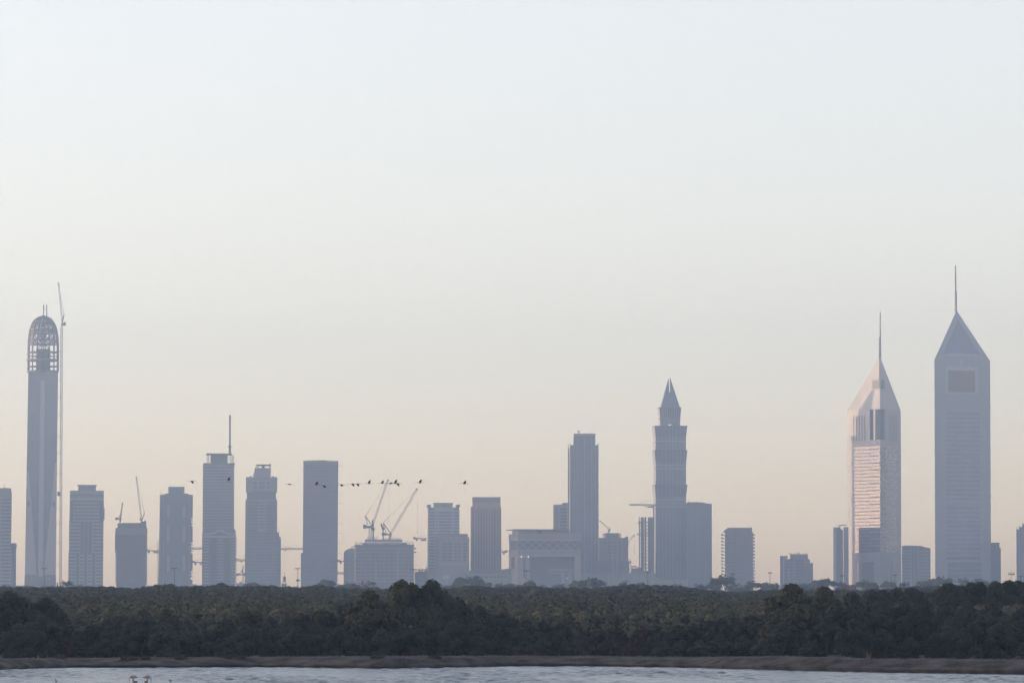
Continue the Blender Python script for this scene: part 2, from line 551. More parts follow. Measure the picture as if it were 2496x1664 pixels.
def frame_dome_tower():
    Y = 5560
    b = Build('domed_tower', 'tallest tower on the left, topped by an open steel frame dome', 'tower', 104, Y)
    s = Y / F
    d = 17.0
    # shaft
    b.frustum('wall', 'glass_blue', (67.6, 139.8, 905), (61.5, 136.5, 1404), (d - 16, d + 16), (d - 17.5, d + 17.5))
    b.frustum('podium', 'concrete_dark', (61, 137, 1404.2), (60.5, 137.5, None), (d - 18, d + 18), (d - 18.4, d + 18.4))
    b.frustum('central_strip', 'white_cladding', (97, 108.4, 927), (93.5, 105, 1404), (d - 16.6, d - 15), (d - 18.3, d - 16.5))
    # pale side panels that widen downwards
    f = lambda y: (y - 905) / (1404 - 905) * 1.5
    for pts in ([(65.6, 1150), (70.5, 1150), (90, 1400), (61.8, 1400)], [(138, 1128), (133.8, 1128), (106.5, 1400), (136.2, 1400)]):
        vs = [b.P(x, y, d - 16.45 - f(y)) for x, y in pts] + [b.P(x, y, d - 15.9 - f(y)) for x, y in pts]
        mesh_object('side_panel', vs, [(0, 1, 2, 3), (7, 6, 5, 4), (0, 4, 5, 1), (1, 5, 6, 2), (2, 6, 7, 3), (3, 7, 4, 0)], 'white_cladding', b.root)
    for x in (69, 130.5):
        b.box('plant_louvre', 'concrete_dark', x - 3.6, x + 3.6, 1221, 1233, d - 17.55, d - 17.0)
    for x in (77.5, 119.5):
        b.box('entrance_light_panel', 'white_cladding', x - 2.2, x + 2.2, 1408.5, 1411.5, d - 18.6, d - 18.35)
    b.box('core', 'concrete_dark', 86.5, 121, 849, 905, d - 8, d + 8)
    for y, e in ((904, 38), (876, 39.5)):
        b.lathe('ledge', 'concrete_dark', [(e - 2, y + 3), (e, y + 1), (e, y - 2), (e - 2, y - 3)], 103.7, d, 24)
    # dome of steel
    prof = [(37.0, 905), (37.0, 877), (37.2, 858), (37.0, 838), (36.0, 822), (34.6, 811), (32.6, 801), (29.5, 791), (24.5, 782), (18, 774.5), (9, 770), (2.5, 768)]
    n = 16
    cx = b.X(103.7)

    def pt(r, y, j):
        t = 2 * math.pi * j / n
        return Vector((cx + r * s * math.cos(t), d + r * s * math.sin(t), b.Z(y)))
    for j in range(n):
        b.bar('rib', 'steel_dark', [pt(r, y, j) for r, y in prof], 0.6)
    for r, y in prof[1:-1]+ [(37, 891)]:
        b.bar('ring', 'steel_dark', [pt(r, y, j) for j in range(n + 1)], 0.40)
    vs, fs = [], []
    for i in range(3, len(prof) - 2):
        for j in range(n):
            a, c = (prof[i], prof[i + 1])
            beam(vs, fs, pt(*a, j), pt(*c, j + 1), 0.36)
            if i % 2:
                beam(vs, fs, pt(*a, j + 1), pt(*c, j), 0.36)
    structure(mesh_object('bracing', vs, fs, 'steel_dark', b.root), 'stuff')
    # inner frame under the dome
    vs, fs = [], []
    for ix in (-14, -5, 5, 14):
        for iy in (-14, 0, 14):
            for (ya, yb) in ((849, 826), (826, 800), (800, 784)):
                k = {849: 1.0, 826: 0.95, 800: 0.85, 784: 0.6}
                beam(vs, fs, Vector((cx + ix * k[ya] * s, d + iy * k[ya] * s, b.Z(ya))), Vector((cx + ix * k[yb] * s, d + iy * k[yb] * s, b.Z(yb))), 0.34)
                beam(vs, fs, Vector((cx + ix * k[ya] * s, d + iy * k[ya] * s, b.Z(ya))), Vector((cx - ix * 0.4 * k[yb] * s, d + iy * k[yb] * s, b.Z(yb))), 0.24)
    for y, k in ((826, 0.95), (800, 0.85), (812, 0.9), (838, 1)):
        for iy in (-14, 0, 14):
            beam(vs, fs, Vector((cx - 30 * k * s, d + iy * k * s, b.Z(y))), Vector((cx + 30 * k * s, d + iy * k * s, b.Z(y))), 0.3)
    structure(mesh_object('inner_frame', vs, fs, 'steel_dark', b.root), 'stuff')
    # open floors beside the core
    for y in (892, 866, 855):
        b.lathe('floor_plate', 'concrete_dark', [(36, y + 1), (36, y)], 103.7, d, 20)
    for x in (104, 111.8):
        b.bar('mast', 'steel_dark', [Vector((b.X(x), d, b.Z(771))), Vector((b.X(x), d, b.Z(740)))], 0.5)
    b.bar('mast_tie', 'steel_dark', [Vector((b.X(104), d, b.Z(750.5))), Vector((b.X(111.8), d, b.Z(750.5)))], 0.22)


def luffing_crane(label, Y, mast, tip, foot, frame_tip, counter, mast_w=4.2, jib_w=3.0, ties=(), tie_x=None, rope_knot=None,
                  hoist=None, hook=None, mat='crane_paint', d=0.0, r=0.3, z_base=None, cab=None):
    """mast: (px, py_top, py_bottom); foot/tip: jib ends; frame_tip: A-frame point; counter: (px0, px1, py0, py1)."""
    mx, mt, mb = mast
    s = Y / F
    b = Build('tower_crane', label, 'crane', mx, Y)
    if z_base is not None:
        b.root.location.z = z_base
        b.z0 = z_base
    vs, fs = lattice(b.P(mx, mb, d), b.P(mx, mt, d), mast_w * s, max(3, int(abs((mb or 1425) - mt) / (mast_w * 1.3))), r * 0.75)
    mesh_object('mast', vs, fs, mat, b.root)
    vs, fs = lattice(b.P(*foot, d), b.P(*tip, d), jib_w * s, max(6, int(math.hypot(tip[0] - foot[0], tip[1] - foot[1]) / (jib_w * 2.2))), r * 0.48)
    mesh_object('jib', vs, fs, mat, b.root)
    b.box('jib_head', mat, tip[0] - 1.6, tip[0] + 1.6, tip[1] - 1.2, tip[1] + 2.0, d - 1, d + 1)
    a, c, y0, y1 = counter
    b.box('counter_jib', mat, min(a, foot[0] - 1), max(c, foot[0] + 1), y0 + (y1 - y0) * 0.35, y1, d - 1.6, d + 1.6)
    if a < mx - 2 and mx - a > c - mx:
        b.box('counterweight', mat, a - 0.3, a + (mx - a) * 0.45, y0, y1 + 1.2, d - 1.9, d + 1.9)
    else:
        b.box('counterweight', mat, c - (c - mx) * 0.45, c + 0.3, y0, y1 + 1.2, d - 1.9, d + 1.9)
    cb = cab or (mx + 1, mx + 5, y0 - 1.0, y1 + 1.5)
    b.box('cab', 'steel_grey', *cb, d - 3.4, d - 1.7)
    b.bar('frame', mat, [b.P(foot[0], foot[1] + 1, d - 0.8), b.P(*frame_tip, d - 0.8)], 0.5)
    b.bar('frame', mat, [b.P((a + foot[0]) / 2, y0 + 1.5, d + 0.8), b.P(*frame_tip, d + 0.8)], 0.35)
    k = rope_knot or ((frame_tip[0] * 0.8 + tip[0] * 0.2), (frame_tip[1] * 0.8 + tip[1] * 0.2))
    b.bar('rope', 'steel_dark', [b.P(*frame_tip, d), b.P(*k, d)], 0.22)
    b.bar('rope', 'steel_dark', [b.P(*k, d), b.P(*tip, d)], 0.11)
    b.box('pulley_block', 'steel_dark', k[0] - 0.9, k[0] + 0.9, k[1] - 0.9, k[1] + 0.9, d - 0.4, d + 0.4)
    if hook:
        b.bar('hoist_rope', 'steel_dark', [b.P(tip[0] + 1, tip[1], d), b.P(tip[0] + 1, hook, d)], 0.07)
        b.box('hook_block', 'steel_dark', tip[0] + 0.2, tip[0] + 1.8, hook, hook + 3, d - 0.4, d + 0.4)
    for y in ties:
        b.bar('wall_tie', mat, [b.P(mx + 1.5, y, d - 1), b.P(tie_x, y, d - 0.5)], 0.28)
    if hoist:
        b.box('hoist_car', 'steel_grey', *hoist, d - 3.0, d - 1.4)
    return b


def hammerhead_crane(label, Y, mx, yj, left, right, apex, weight_left=True, counter_len=None, jib_h=4.0, mast_w=4.0, trolley=None, mat='crane_paint'):
    s = Y / F
    b = Build('tower_crane', label, 'crane', mx, Y)
    vs, fs = lattice(b.P(mx, None), b.P(mx, yj - 2), mast_w * s, int((1428 - yj) / 5.5) + 2, 0.28)
    mesh_object('mast', vs, fs, mat, b.root)
    b.bar('apex_post', mat, [b.P(mx, yj), b.P(mx, apex)], 0.55)
    jx, cx = (right, left) if weight_left else (left, right)
    vs, fs = lattice(b.P(mx, yj), b.P(jx, yj - 0.3), jib_h * s, max(6, int(abs(jx - mx) / 4.5)), 0.22)
    mesh_object('jib', vs, fs, mat, b.root)
    b.bar('counter_jib', mat, [b.P(mx, yj + 0.8), b.P(cx, yj + 0.8)], 0.62)
    sg = 1 if weight_left else -1
    b.box('counterweight', 'concrete', min(cx, cx + sg * 6), max(cx, cx + sg * 6), yj - 3.2, yj + 2.5, -1.6, 1.6)
    b.box('counterweight', 'concrete', min(cx + sg * 6.5, cx + sg * 11), max(cx + sg * 6.5, cx + sg * 11), yj + 1.5, yj + 6.8, -1.5, 1.5)
    b.box('winch_deck', mat, min(cx + sg * 19, cx + sg * 32), max(cx + sg * 19, cx + sg * 32), yj + 3.0, yj + 6.5, -1.4, 1.4)
    b.box('cab', 'steel_grey', mx + 2 * sg - 2, mx + 2 * sg + 3, yj + 1.5, yj + 7, -3.2, -1.4)
    b.bar('tie_rope', 'steel_dark', [b.P(mx, apex), b.P(jx * 0.7 + mx * 0.3, yj - 2)], 0.13)
    b.bar('tie_rope', 'steel_dark', [b.P(mx, apex), b.P(cx + sg * 4, yj - 1)], 0.13)
    if trolley:
        b.box('trolley', 'steel_dark', trolley - 2.2, trolley + 2.2, yj + 2.4, yj + 4.4, -0.8, 0.8)
        b.bar('hoist_rope', 'steel_dark', [b.P(trolley, yj + 4), b.P(trolley, yj + 30)], 0.07)
    return b


def window_cross_tower():
    b = Build('window_grid_tower', 'pale tower with rows of square windows and a flat capped penthouse', 'tower', 211, 5560)
    b.frustum('wall', 'glass_dark', (170.4, 252.6, 1195), (167.2, 251.6, None), (0.6, 34), (0.6, 34))
    b.box('penthouse', 'concrete', 190.5, 233.6, 1182.4, 1195, 8, 26)
    b.box('roof_slab', 'concrete_dark', 187.7, 236, 1180.8, 1182.4, 5.5, 28)
    b.bar('antenna', 'steel_dark', [b.P(190.5, 1180.8, 8), b.P(190.5, 1178.5, 8)], 0.25)
    b.box('parapet', 'concrete_pale', 170.2, 252.8, 1195, 1203.4, 0, 0.58)
    b.box('recess_band', 'concrete_dark', 170.6, 252.4, 1203.6, 1212, 0.3, 0.59)
    b.box('parapet', 'concrete_pale', 170.2, 252.8, 1212.2, 1219, 0, 0.58)
    P = 8.5
    y0 = 1219.2
    # upper zone: seven windows between open corner bays
    for r in range(6):
        y = y0 + r * P
        b.box('floor_band', 'concrete_pale', 179.4, 241.6, y + 4.6, y + P, 0, 0.55)
        for k in range(7):
            xa = 179.8 + k * 8.85
            b.box('window', 'glass_dark', xa + 0.9, xa + 7.9, y + 0.1, y + 4.5, 0.42, 0.58)
        for x in (172.4, 249.2):
            b.box('corner_light', 'white_cladding', x - 0.6, x + 0.6, y + 1.2, y + 4.0, 0.4, 0.58)
    b.posts('pier', 'concrete', [179.5 + k * 8.85 for k in range(8)], 1.5, y0, y0 + 6 * P, 0.02, 0.56)
    # middle zone
    for r in range(6, 15):
        y = y0 + r * P
        for a, c, k in ((169.2, 195.4, 3), (225.2, 251.6, 3)):
            b.box('floor_band', 'concrete_pale', a, c, y + 4.6, y + P, 0, 0.55)
            w = (c - a) / k
            for q in range(k):
                b.box('window', 'glass_dark', a + q * w + 0.9, a + (q + 1) * w - 0.9, y + 0.1, y + 4.5, 0.42, 0.58)
    b.posts('pier', 'concrete_pale', [169.4, 195.6, 205.2, 214.8, 225.0, 251.2], 1.6, y0 + 6 * P, y0 + 15 * P, 0.02, 0.56)
    # lower zone
    for r in range(15, 24):
        y = y0 + r * P
        for a, c, k in ((167.6, 184, 2), (194.2, 204, 1), (214, 223.4, 1), (233.6, 251.2, 2)):
            b.box('floor_band', 'concrete_pale', a, c, y + 4.6, y + P, 0, 0.55)
            w = (c - a) / k
            for q in range(k):
                b.box('window', 'glass_dark', a + q * w + 0.9, a + (q + 1) * w - 0.9, y + 0.1, y + 4.5, 0.42, 0.58)
    b.posts('pier', 'concrete_pale', [168.0, 184.4, 193.8, 204.4, 213.6, 223.8, 233.2, 250.8], 1.4, y0 + 15 * P, 1424, 0.02, 0.56)
    for y in (1237, 1247, 1257):
        b.box('balcony', 'concrete', 251.8, 255, y, y + 8, 6, 20)


def serrated_tower():
    b = Build('unfinished_tower', 'unfinished concrete tower with ragged slab edges and two cranes on its roof', 'tower', 320, 5590)
    b.box('wall', 'concrete_dark', 284, 357.4, 1286, None, 0.8, 34)
    b.box('upper_storey', 'concrete', 286.7, 356.7, 1275, 1286, 2, 32)
    b.box('parapet', 'concrete_dark', 297, 352, 1273.6, 1275, 2, 30)
    b.box('parapet', 'concrete_pale', 281.4, 359.4, 1286.2, 1302, 0, 34.5)
    for k in range(8):
        x = 284.4 + k * 9.7
        b.box('opening', 'concrete_dark', x - 0.9, x + 0.9, 1294, 1297.2, -0.12, 0.1)
    y = 1306.0
    while y < 1424:
        b.box('floor_slab', 'concrete', 281.6, 359.6, y, y + 3.4, 0, 34.6)
        y += 5.9
    b.posts('column', 'concrete', [286 + k * 9.9 for k in range(8)], 2.2, 1302, None, 0.3, 0.9)
    b.box('screen', 'concrete_dark', 280.6, 284, 1302, 1346, 4, 28)
    luffing_crane('small tower crane at the left roof corner of the ragged unfinished tower', 5605, (293, 1266, 1286), (298.5, 1225.5), (293.5, 1264), (296, 1250),
                  (281.6, 297, 1260.5, 1265.5), 3.0, 2.6, rope_knot=(297, 1243), z_base=wz(1286, 5605), cab=(291, 294.6, 1264, 1270))
    luffing_crane('tower crane with tall steep jib on the right of the ragged unfinished tower roof', 5605, (346.5, 1272, 1286), (331.8, 1162), (345.5, 1268), (352, 1250),
                  (343, 356, 1268.5, 1273.5), 3.4, 2.8, rope_knot=(348, 1232), z_base=wz(1286, 5605), cab=(341, 344.5, 1262, 1268))


def green_glass_tower():
    b = Build('glass_tower', 'greenish glass tower with small box penthouse and notched right edge', 'tower', 429, 5570)
    b.frustum('wall', 'glass_green', (389.8, 466, 1205), (386.5, 465, None), (1, 34), (1, 34))
    b.box('upper_storey', 'glass_green', 401, 459, 1202, 1205, 3, 31)
    b.box('penthouse', 'glass_blue', 410.5, 449.5, 1185.4, 1202, 8, 26)
    for x in (412, 447.2):
        b.box('penthouse_pier', 'sandstone', x - 2, x + 2, 1185.2, 1202, 7.5, 8.4)
    for x in (391.4, 398, 462.0):
        b.box('corner_pier', 'concrete', x - 1.3, x + 1.3, 1205, None, 0.2, 1.2)
    for a, c in ((1232, 1260), (1281, 1320), (1352, 1391)):
        for x in (410.5, 448.5):
            b.box('bay_strip', 'sandstone', x - 3.4, x + 3.4, a, c, 0.3, 1.2)
    for a, c in ((1205, 1262), (1284, 1321), (1351, 1391), (1412, 1424)):
        b.box('side_bay', 'glass_green', 465, 469.8, a, c, 3, 31)
    for a, c in ((1262, 1284), (1321, 1351), (1391, 1412)):
        y = a + 3.5
        while y < c - 3:
            b.box('balcony', 'concrete', 464, 469.6, y, y + 3.6, 3, 31)
            y += 7.6
    b.bands('floor_band', 'glass_blue', 415, 444, 1212, 1420, 7.6, 1.0, 0.55, 1.05)
    b.bar('davit', 'steel_dark', [b.P(398, 1204, 5), b.P(390, 1198.5, 5)], 0.2)
    b.box('hoist_frame', 'steel_grey', 384.6, 386.2, 1318, None, 8, 10)


def arch_band_tower():
    b = Build('arched_tower', 'tall banded tower with a curved arch band low on its front', 'tower', 536, 5580)
    b.frustum('wall', 'glass_blue', (494.6, 569.6, 1131), (493.2, 570.4, None), (1, 36), (1, 36))
    b.bands('floor_band', 'concrete_pale', 494.3, 571.4, 1134, 1290, 7.5, 2.0, 0.3, 36.4)
    b.box('roof_slab', 'concrete_dark', 495, 573, 1128, 1130.8, -0.5, 37)
    b.box('scaffold_deck', 'steel_grey', 493.6, 497, 1138, 1140, -1, 4)
    b.box('penthouse', 'concrete_dark', 512.8, 554.5, 1107.2, 1128, 6, 30)
    b.box('helideck', 'concrete_dark', 502.5, 565, 1104.2, 1107, 2, 34)
    for k in range(5):
        y = 1109 + k * 4
        b.bar('scaffold_rail', 'steel_grey', [b.P(503.5, y, 8), b.P(512, y, 8)], 0.22)
        b.bar('scaffold_rail', 'steel_grey', [b.P(555, y, 8), b.P(569.5, y, 8)], 0.22)
    for x in (504, 508, 562, 566, 569.5):
        b.bar('scaffold_post', 'steel_grey', [b.P(x, 1128, 8), b.P(x, 1107 if x < 565 else 1109, 8)], 0.25)
    # lower part, wider on the right
    b.box('lower_wing', 'glass_dark', 493.0, 574.2, 1300, None, -2.4, 36.8)
    b.box('lower_wing_return', 'glass_dark', 566, 574.2, 1290, 1300, -2.4, 36.8)
    top = [(497 + 76 * t, 1299 - 8.5 * math.exp(-((t - 0.52) / 0.17) ** 2)) for t in [i / 24 for i in range(25)]]
    b.prism('arch_band', 'white_cladding', top + [(x, y + 4) for x, y in reversed(top)], -3.1, -1.6)
    b.box('lintel_band', 'white_cladding', 493.5, 577, 1305.5, 1309.5, -3.0, 37)
    for a, c in ((496, 511), (530.5, 545)):
        b.bands('floor_band', 'concrete_pale', a, c, 1313, 1424, 7.5, 3.2, -3.0, -2.38)
    y = 1313
    while y < 1424:
        b.box('balcony', 'concrete_pale', 562.5, 577.4, y, y + 3.4, -3.2, 37.2)
        y += 7.5
    b.posts('pier', 'glass_blue', [512.5, 529, 546.5, 561], 2.2, 1310, 1424, -2.9, -2.38)
    m = Build('lattice_mast', 'thin lattice mast rising from the arched tower roof', 'mast', 560, 5585, z0=wz(1104.2, 5585))
    vs, fs = lattice(m.P(560, 1104.2, 4), m.P(560, 1087, 4), 1.9, 6, 0.26)
    mesh_object('mast_foot', vs, fs, 'steel_dark', m.root)
    vs, fs = lattice(m.P(560, 1087, 4), m.P(560, 1011, 4), 1.45, 30, 0.24)
    mesh_object('mast_shaft', vs, fs, 'steel_dark', m.root)
    m.lathe('collar', 'steel_dark', [(2, 1090.5), (4.4, 1088.5), (4.4, 1086), (2, 1084)], 560, 4, 10)
    m.lathe('collar', 'steel_dark', [(2, 1101), (3, 1100), (3, 1098.5), (2, 1097.5)], 560, 4, 10)


def helipad_tower():
    b = Build('helipad_tower', 'pale stepped tower crowned by a small round helipad disc', 'tower', 640, 5575)
    b.frustum('wall', 'concrete', (598.4, 675.6, 1217), (596.8, 675.2, None), (1, 36), (1, 36))
    b.box('neck_storey', 'glass_blue', 601.7, 672.6, 1202, 1217, 3, 34)
    b.frustum('corbel', 'concrete_pale', (599.4, 675.6, 1196), (601.7, 672.6, 1203), (1, 36), (3, 34))
    b.box('crown', 'concrete_pale', 599.4, 675.6, 1163, 1196, 1, 36)
    for a, c in ((600.5, 606), (607.6, 614), (661.5, 667.5), (669, 674.5)):
        b.box('corner_turret', 'concrete_pale', a, c, 1159.8 if 603 < a < 669 else 1161.6, 1200, 0.3, 8)
    b.box('upper_storey', 'concrete_pale', 617, 659.5, 1152.4, 1163, 7, 30)
    b.prism('stepped_top', 'concrete_pale', [(620, 1152.4), (620, 1141), (622, 1139.4), (654, 1139.4), (656, 1141), (656, 1152.4)], 9, 28)
    b.box('helipad_stem', 'concrete_dark', 637.5, 645, 1134.4, 1139.4, 15, 22)
    b.lathe('helipad', 'concrete_dark', [(15, 1134.4), (18, 1133), (18, 1131), (17, 1130.6)], 641.5, 19, 24)
    b.box('crane_rail', 'steel_grey', 622, 631, 1136, 1137.6, 12, 14)
    vs, fs = lattice(b.P(658.2, 1152, 12), b.P(658.2, 1129, 12), 1.6, 8, 0.2)
    mesh_object('scaffold_tower', vs, fs, 'steel_grey', b.root)
    for k in range(8):
        x = 620 + k * 5.2
        b.box('window', 'glass_dark', x, x + 1.6, 1164.5, 1169, 0.86, 1.02)
    for y in (1174, 1184):
        for a, c in ((618, 626), (631, 645), (650, 658)):
            b.box('window', 'glass_blue', a, c, y, y + 7, 0.86, 1.02)
    b.bands('window_band', 'glass_blue', 606, 630, 1222, 1418, 7.6, 3.6, 0.7, 1.05)
    b.bands('window_band', 'glass_blue', 646, 670, 1222, 1418, 7.6, 3.6, 0.7, 1.05)
    b.box('bay_frame', 'concrete_pale', 629, 647, 1217, 1300, 0.1, 1.1)
    b.bands('window_band', 'glass_blue', 631, 645, 1222, 1294, 7.6, 4.2, -0.05, 0.2)
    b.box('front_block', 'glass_blue', 609, 676, 1296, None, -3, 1)
    b.box('side_wing', 'glass_blue', 675.2, 680.6, 1297, None, 0, 34)
    b.box('side_pinnacle', 'concrete', 679.3, 680.8, 1291, 1297, 4, 8)
    b.box('side_wing', 'glass_blue', 680.6, 684.8, 1308, None, 0.5, 33.5)
    b.bands('floor_band', 'concrete', 610, 676, 1302, 1420, 7.6, 1.6, -3.25, -2.95)


def slab_tower():
    b = Build('slab_tower', 'plain wide glass slab tower with a flat top', 'tower', 780, 5570)
    b.frustum('wall', 'glass_blue', (739.4, 824.4, 1123.4), (737.6, 822.6, None), (0.8, 38), (0.8, 38))
    b.box('side_wing', 'glass_blue', 733.4, 738.6, 1346.8, None, 2, 36)
    b.box('parapet', 'concrete', 739.2, 824.6, 1123, 1131, 0.3, 38.4)
    b.bands('floor_band', 'concrete', 739.6, 823.6, 1136, 1420, 6.1, 1.3, 0.35, 0.85)
    b.posts('mullion', 'concrete', [742 + k * 8.9 for k in range(10)], 0.7, 1131, None, 0.3, 0.86)
    b.prism('helideck', 'concrete_dark', [(765, 1122.4), (769, 1120.6), (797.5, 1120.6), (799, 1122), (790, 1123.2), (771, 1123.2)], 8, 26)
    b.bar('roof_cable', 'steel_grey', [b.P(741, 1122.6, 10), b.P(766, 1120.6, 10)], 0.35)
    for x in (804.5, 809, 812, 822.5):
        b.bar('roof_mast', 'steel_dark', [b.P(x, 1123, 10), b.P(x, 1118.6 if x < 812 else 1120.5, 10)], 0.25)
    for y, x1 in ((1135, 837), (1202, 834), (1225.5, 834), (1250, 834), (1274.5, 834), (1299, 834), (1323.4, 831), (1348.4, 831)):
        o = b.bar('safety_arm', 'steel_grey', [b.P(823, y, 6), b.P(x1, y + 0.2, 6)], 0.14)
        b.box('arm_end', 'steel_dark', x1 - 1, x1 + 0.6, y - 0.7, y + 0.8, 5.6, 6.4, o)
    b.bar('safety_arm', 'steel_grey', [b.P(740, 1143.6, 6), b.P(735.4, 1143.6, 6)], 0.2)


def construction_block():
    b = Build('construction_block', 'broad unfinished concrete block with rebar on top, under two big cranes', 'building', 930, 5565)
    b.box('wall', 'concrete_dark', 866, 1008, 1332, None, 1.2, 40)
    b.box('upper_floor', 'concrete_dark', 864.5, 884, 1327, 1332, 2, 38)
    b.box('upper_floor', 'concrete_dark', 884, 992, 1322, 1332, 2, 38)
    b.box('upper_floor', 'concrete_dark', 992, 1009.6, 1326.6, 1332, 2, 38)
    b.box('formwork_deck', 'concrete_pale', 889.6, 981, 1313.8, 1320.2, 0.4, 36)
    b.box('formwork_panel', 'concrete_pale', 896, 939, 1323.5, 1327, 0.6, 2)
    b.box('formwork_panel', 'concrete_pale', 945, 976, 1323.5, 1327, 0.6, 2)
    y = 1335.0
    while y < 1424:
        b.box('floor_slab', 'concrete_pale', 864.6, 1009.6, y, y + 2.2, 0.4, 40.6)
        y += 8.9
    b.posts('column', 'concrete', [868 + k * 11.6 for k in range(13)], 2.6, 1332, None, 0.7, 1.3)
    b.box('lift_shaft', 'concrete_pale', 966.6, 971, 1340, None, 0, 1.2)
    b.bar('hoist_mast', 'white_cladding', [b.P(917, 1412, -0.4), b.P(917, 1371, -0.4)], 0.4)
    for a, c, yt, yb in ((865, 884, 1319.5, 1327), (984, 1009.4, 1318.8, 1326.6), (894, 923, 1306.5, 1313.8), (939, 978, 1309, 1313.8)):
        x = a
        while x <= c:
            if rng.random() < 0.85:
                b.bar('rebar', 'steel_grey', [b.P(x, yb, rng.uniform(2, 10)), b.P(x, yt + rng.uniform(-0.4, 1.2), rng.uniform(2, 10))], 0.16)
            x += 2.0
    for y in (1334, 1343):
        b.box('loading_deck', 'concrete_dark', 1009.6, 1014.6, y, y + 3.4, 4, 12)
    for y in (1330, 1335, 1342):
        b.box('loading_deck', 'concrete_dark', 858.6, 864.5, y, y + 2, 4, 14)
    for y in (1349, 1359, 1369, 1379):
        b.bar('safety_net_arm', 'steel_grey', [b.P(1009.6, y - 3, 3), b.P(1016, y - 2.4, 3), b.P(1022, y, 3)], 0.12)
    # concrete placing booms on the roof
    p = Build('placing_boom', 'upright concrete placing boom right beside the left big crane mast', 'boom', 909.8, 5575, z0=wz(1313.8, 5575))
    p.box('pillar', 'steel_dark', 908.2, 911.4, 1290, 1313.8, 6, 7.5)
    p.prism('folded_arm', 'steel_dark', [(905.5, 1293), (906.8, 1267), (909.2, 1266), (912.5, 1293)], 5.6, 7.9)
    p.box('platform', 'steel_grey', 910.5, 914, 1286, 1291, 5.4, 8)
    p = Build('placing_boom', 'folded concrete placing boom on a post, standing left of the right big crane', 'boom', 934, 5575, z0=wz(1313.8, 5575))
    p.box('pillar', 'steel_dark', 932.7, 935.3, 1288, 1313.8, 6, 7.5)
    p.prism('folded_arm', 'steel_dark', [(927.4, 1277), (930, 1274.6), (937.4, 1287.5), (936, 1291), (932, 1290.6)], 5.6, 7.9)
    luffing_crane('left of the two big cranes, mast and jib on the broad unfinished block', 5585, (902.6, 1287, 1313.8), (945.6, 1168.8), (907.6, 1281), (890.2, 1256.4),
                  (885.4, 911, 1277.6, 1286.6), 6.6, 3.8, rope_knot=(897.7, 1246.3), hook=1270, z_base=wz(1313.8, 5585), cab=(907, 911.5, 1279, 1290), r=0.34)
    luffing_crane('right of the two big cranes, jib leaning far right over the unfinished block', 5585, (950.8, 1302, 1313.8), (1016.8, 1190.5), (953, 1299), (933.7, 1273.6),
                  (930.8, 954.4, 1297.4, 1303.6), 4.8, 4.4, rope_knot=(947.5, 1260.7), hook=1296, z_base=wz(1313.8, 5585), cab=(951, 955, 1299, 1306), r=0.34)
    w = Build('curved_block', 'lower round-shouldered block with balcony bands left of the broad unfinished block', 'building', 851, 5560)
    w.prism('wall', 'concrete', [(838, None), (838, 1345), (844, 1339.6), (852, 1336), (857, 1335), (865, 1335), (865, None)], 0, 34)
    w.bands('balcony', 'concrete_dark', 840.5, 849.5, 1349, 1420, 8.2, 3.2, -0.9, 0.0)
    w.bands('balcony', 'concrete_dark', 853, 862.5, 1349, 1420, 8.2, 3.2, -0.9, 0.0)
    w.bar('roof_mast', 'steel_grey', [w.P(856, 1336, 8), w.P(856.6, 1330, 8)], 0.2)


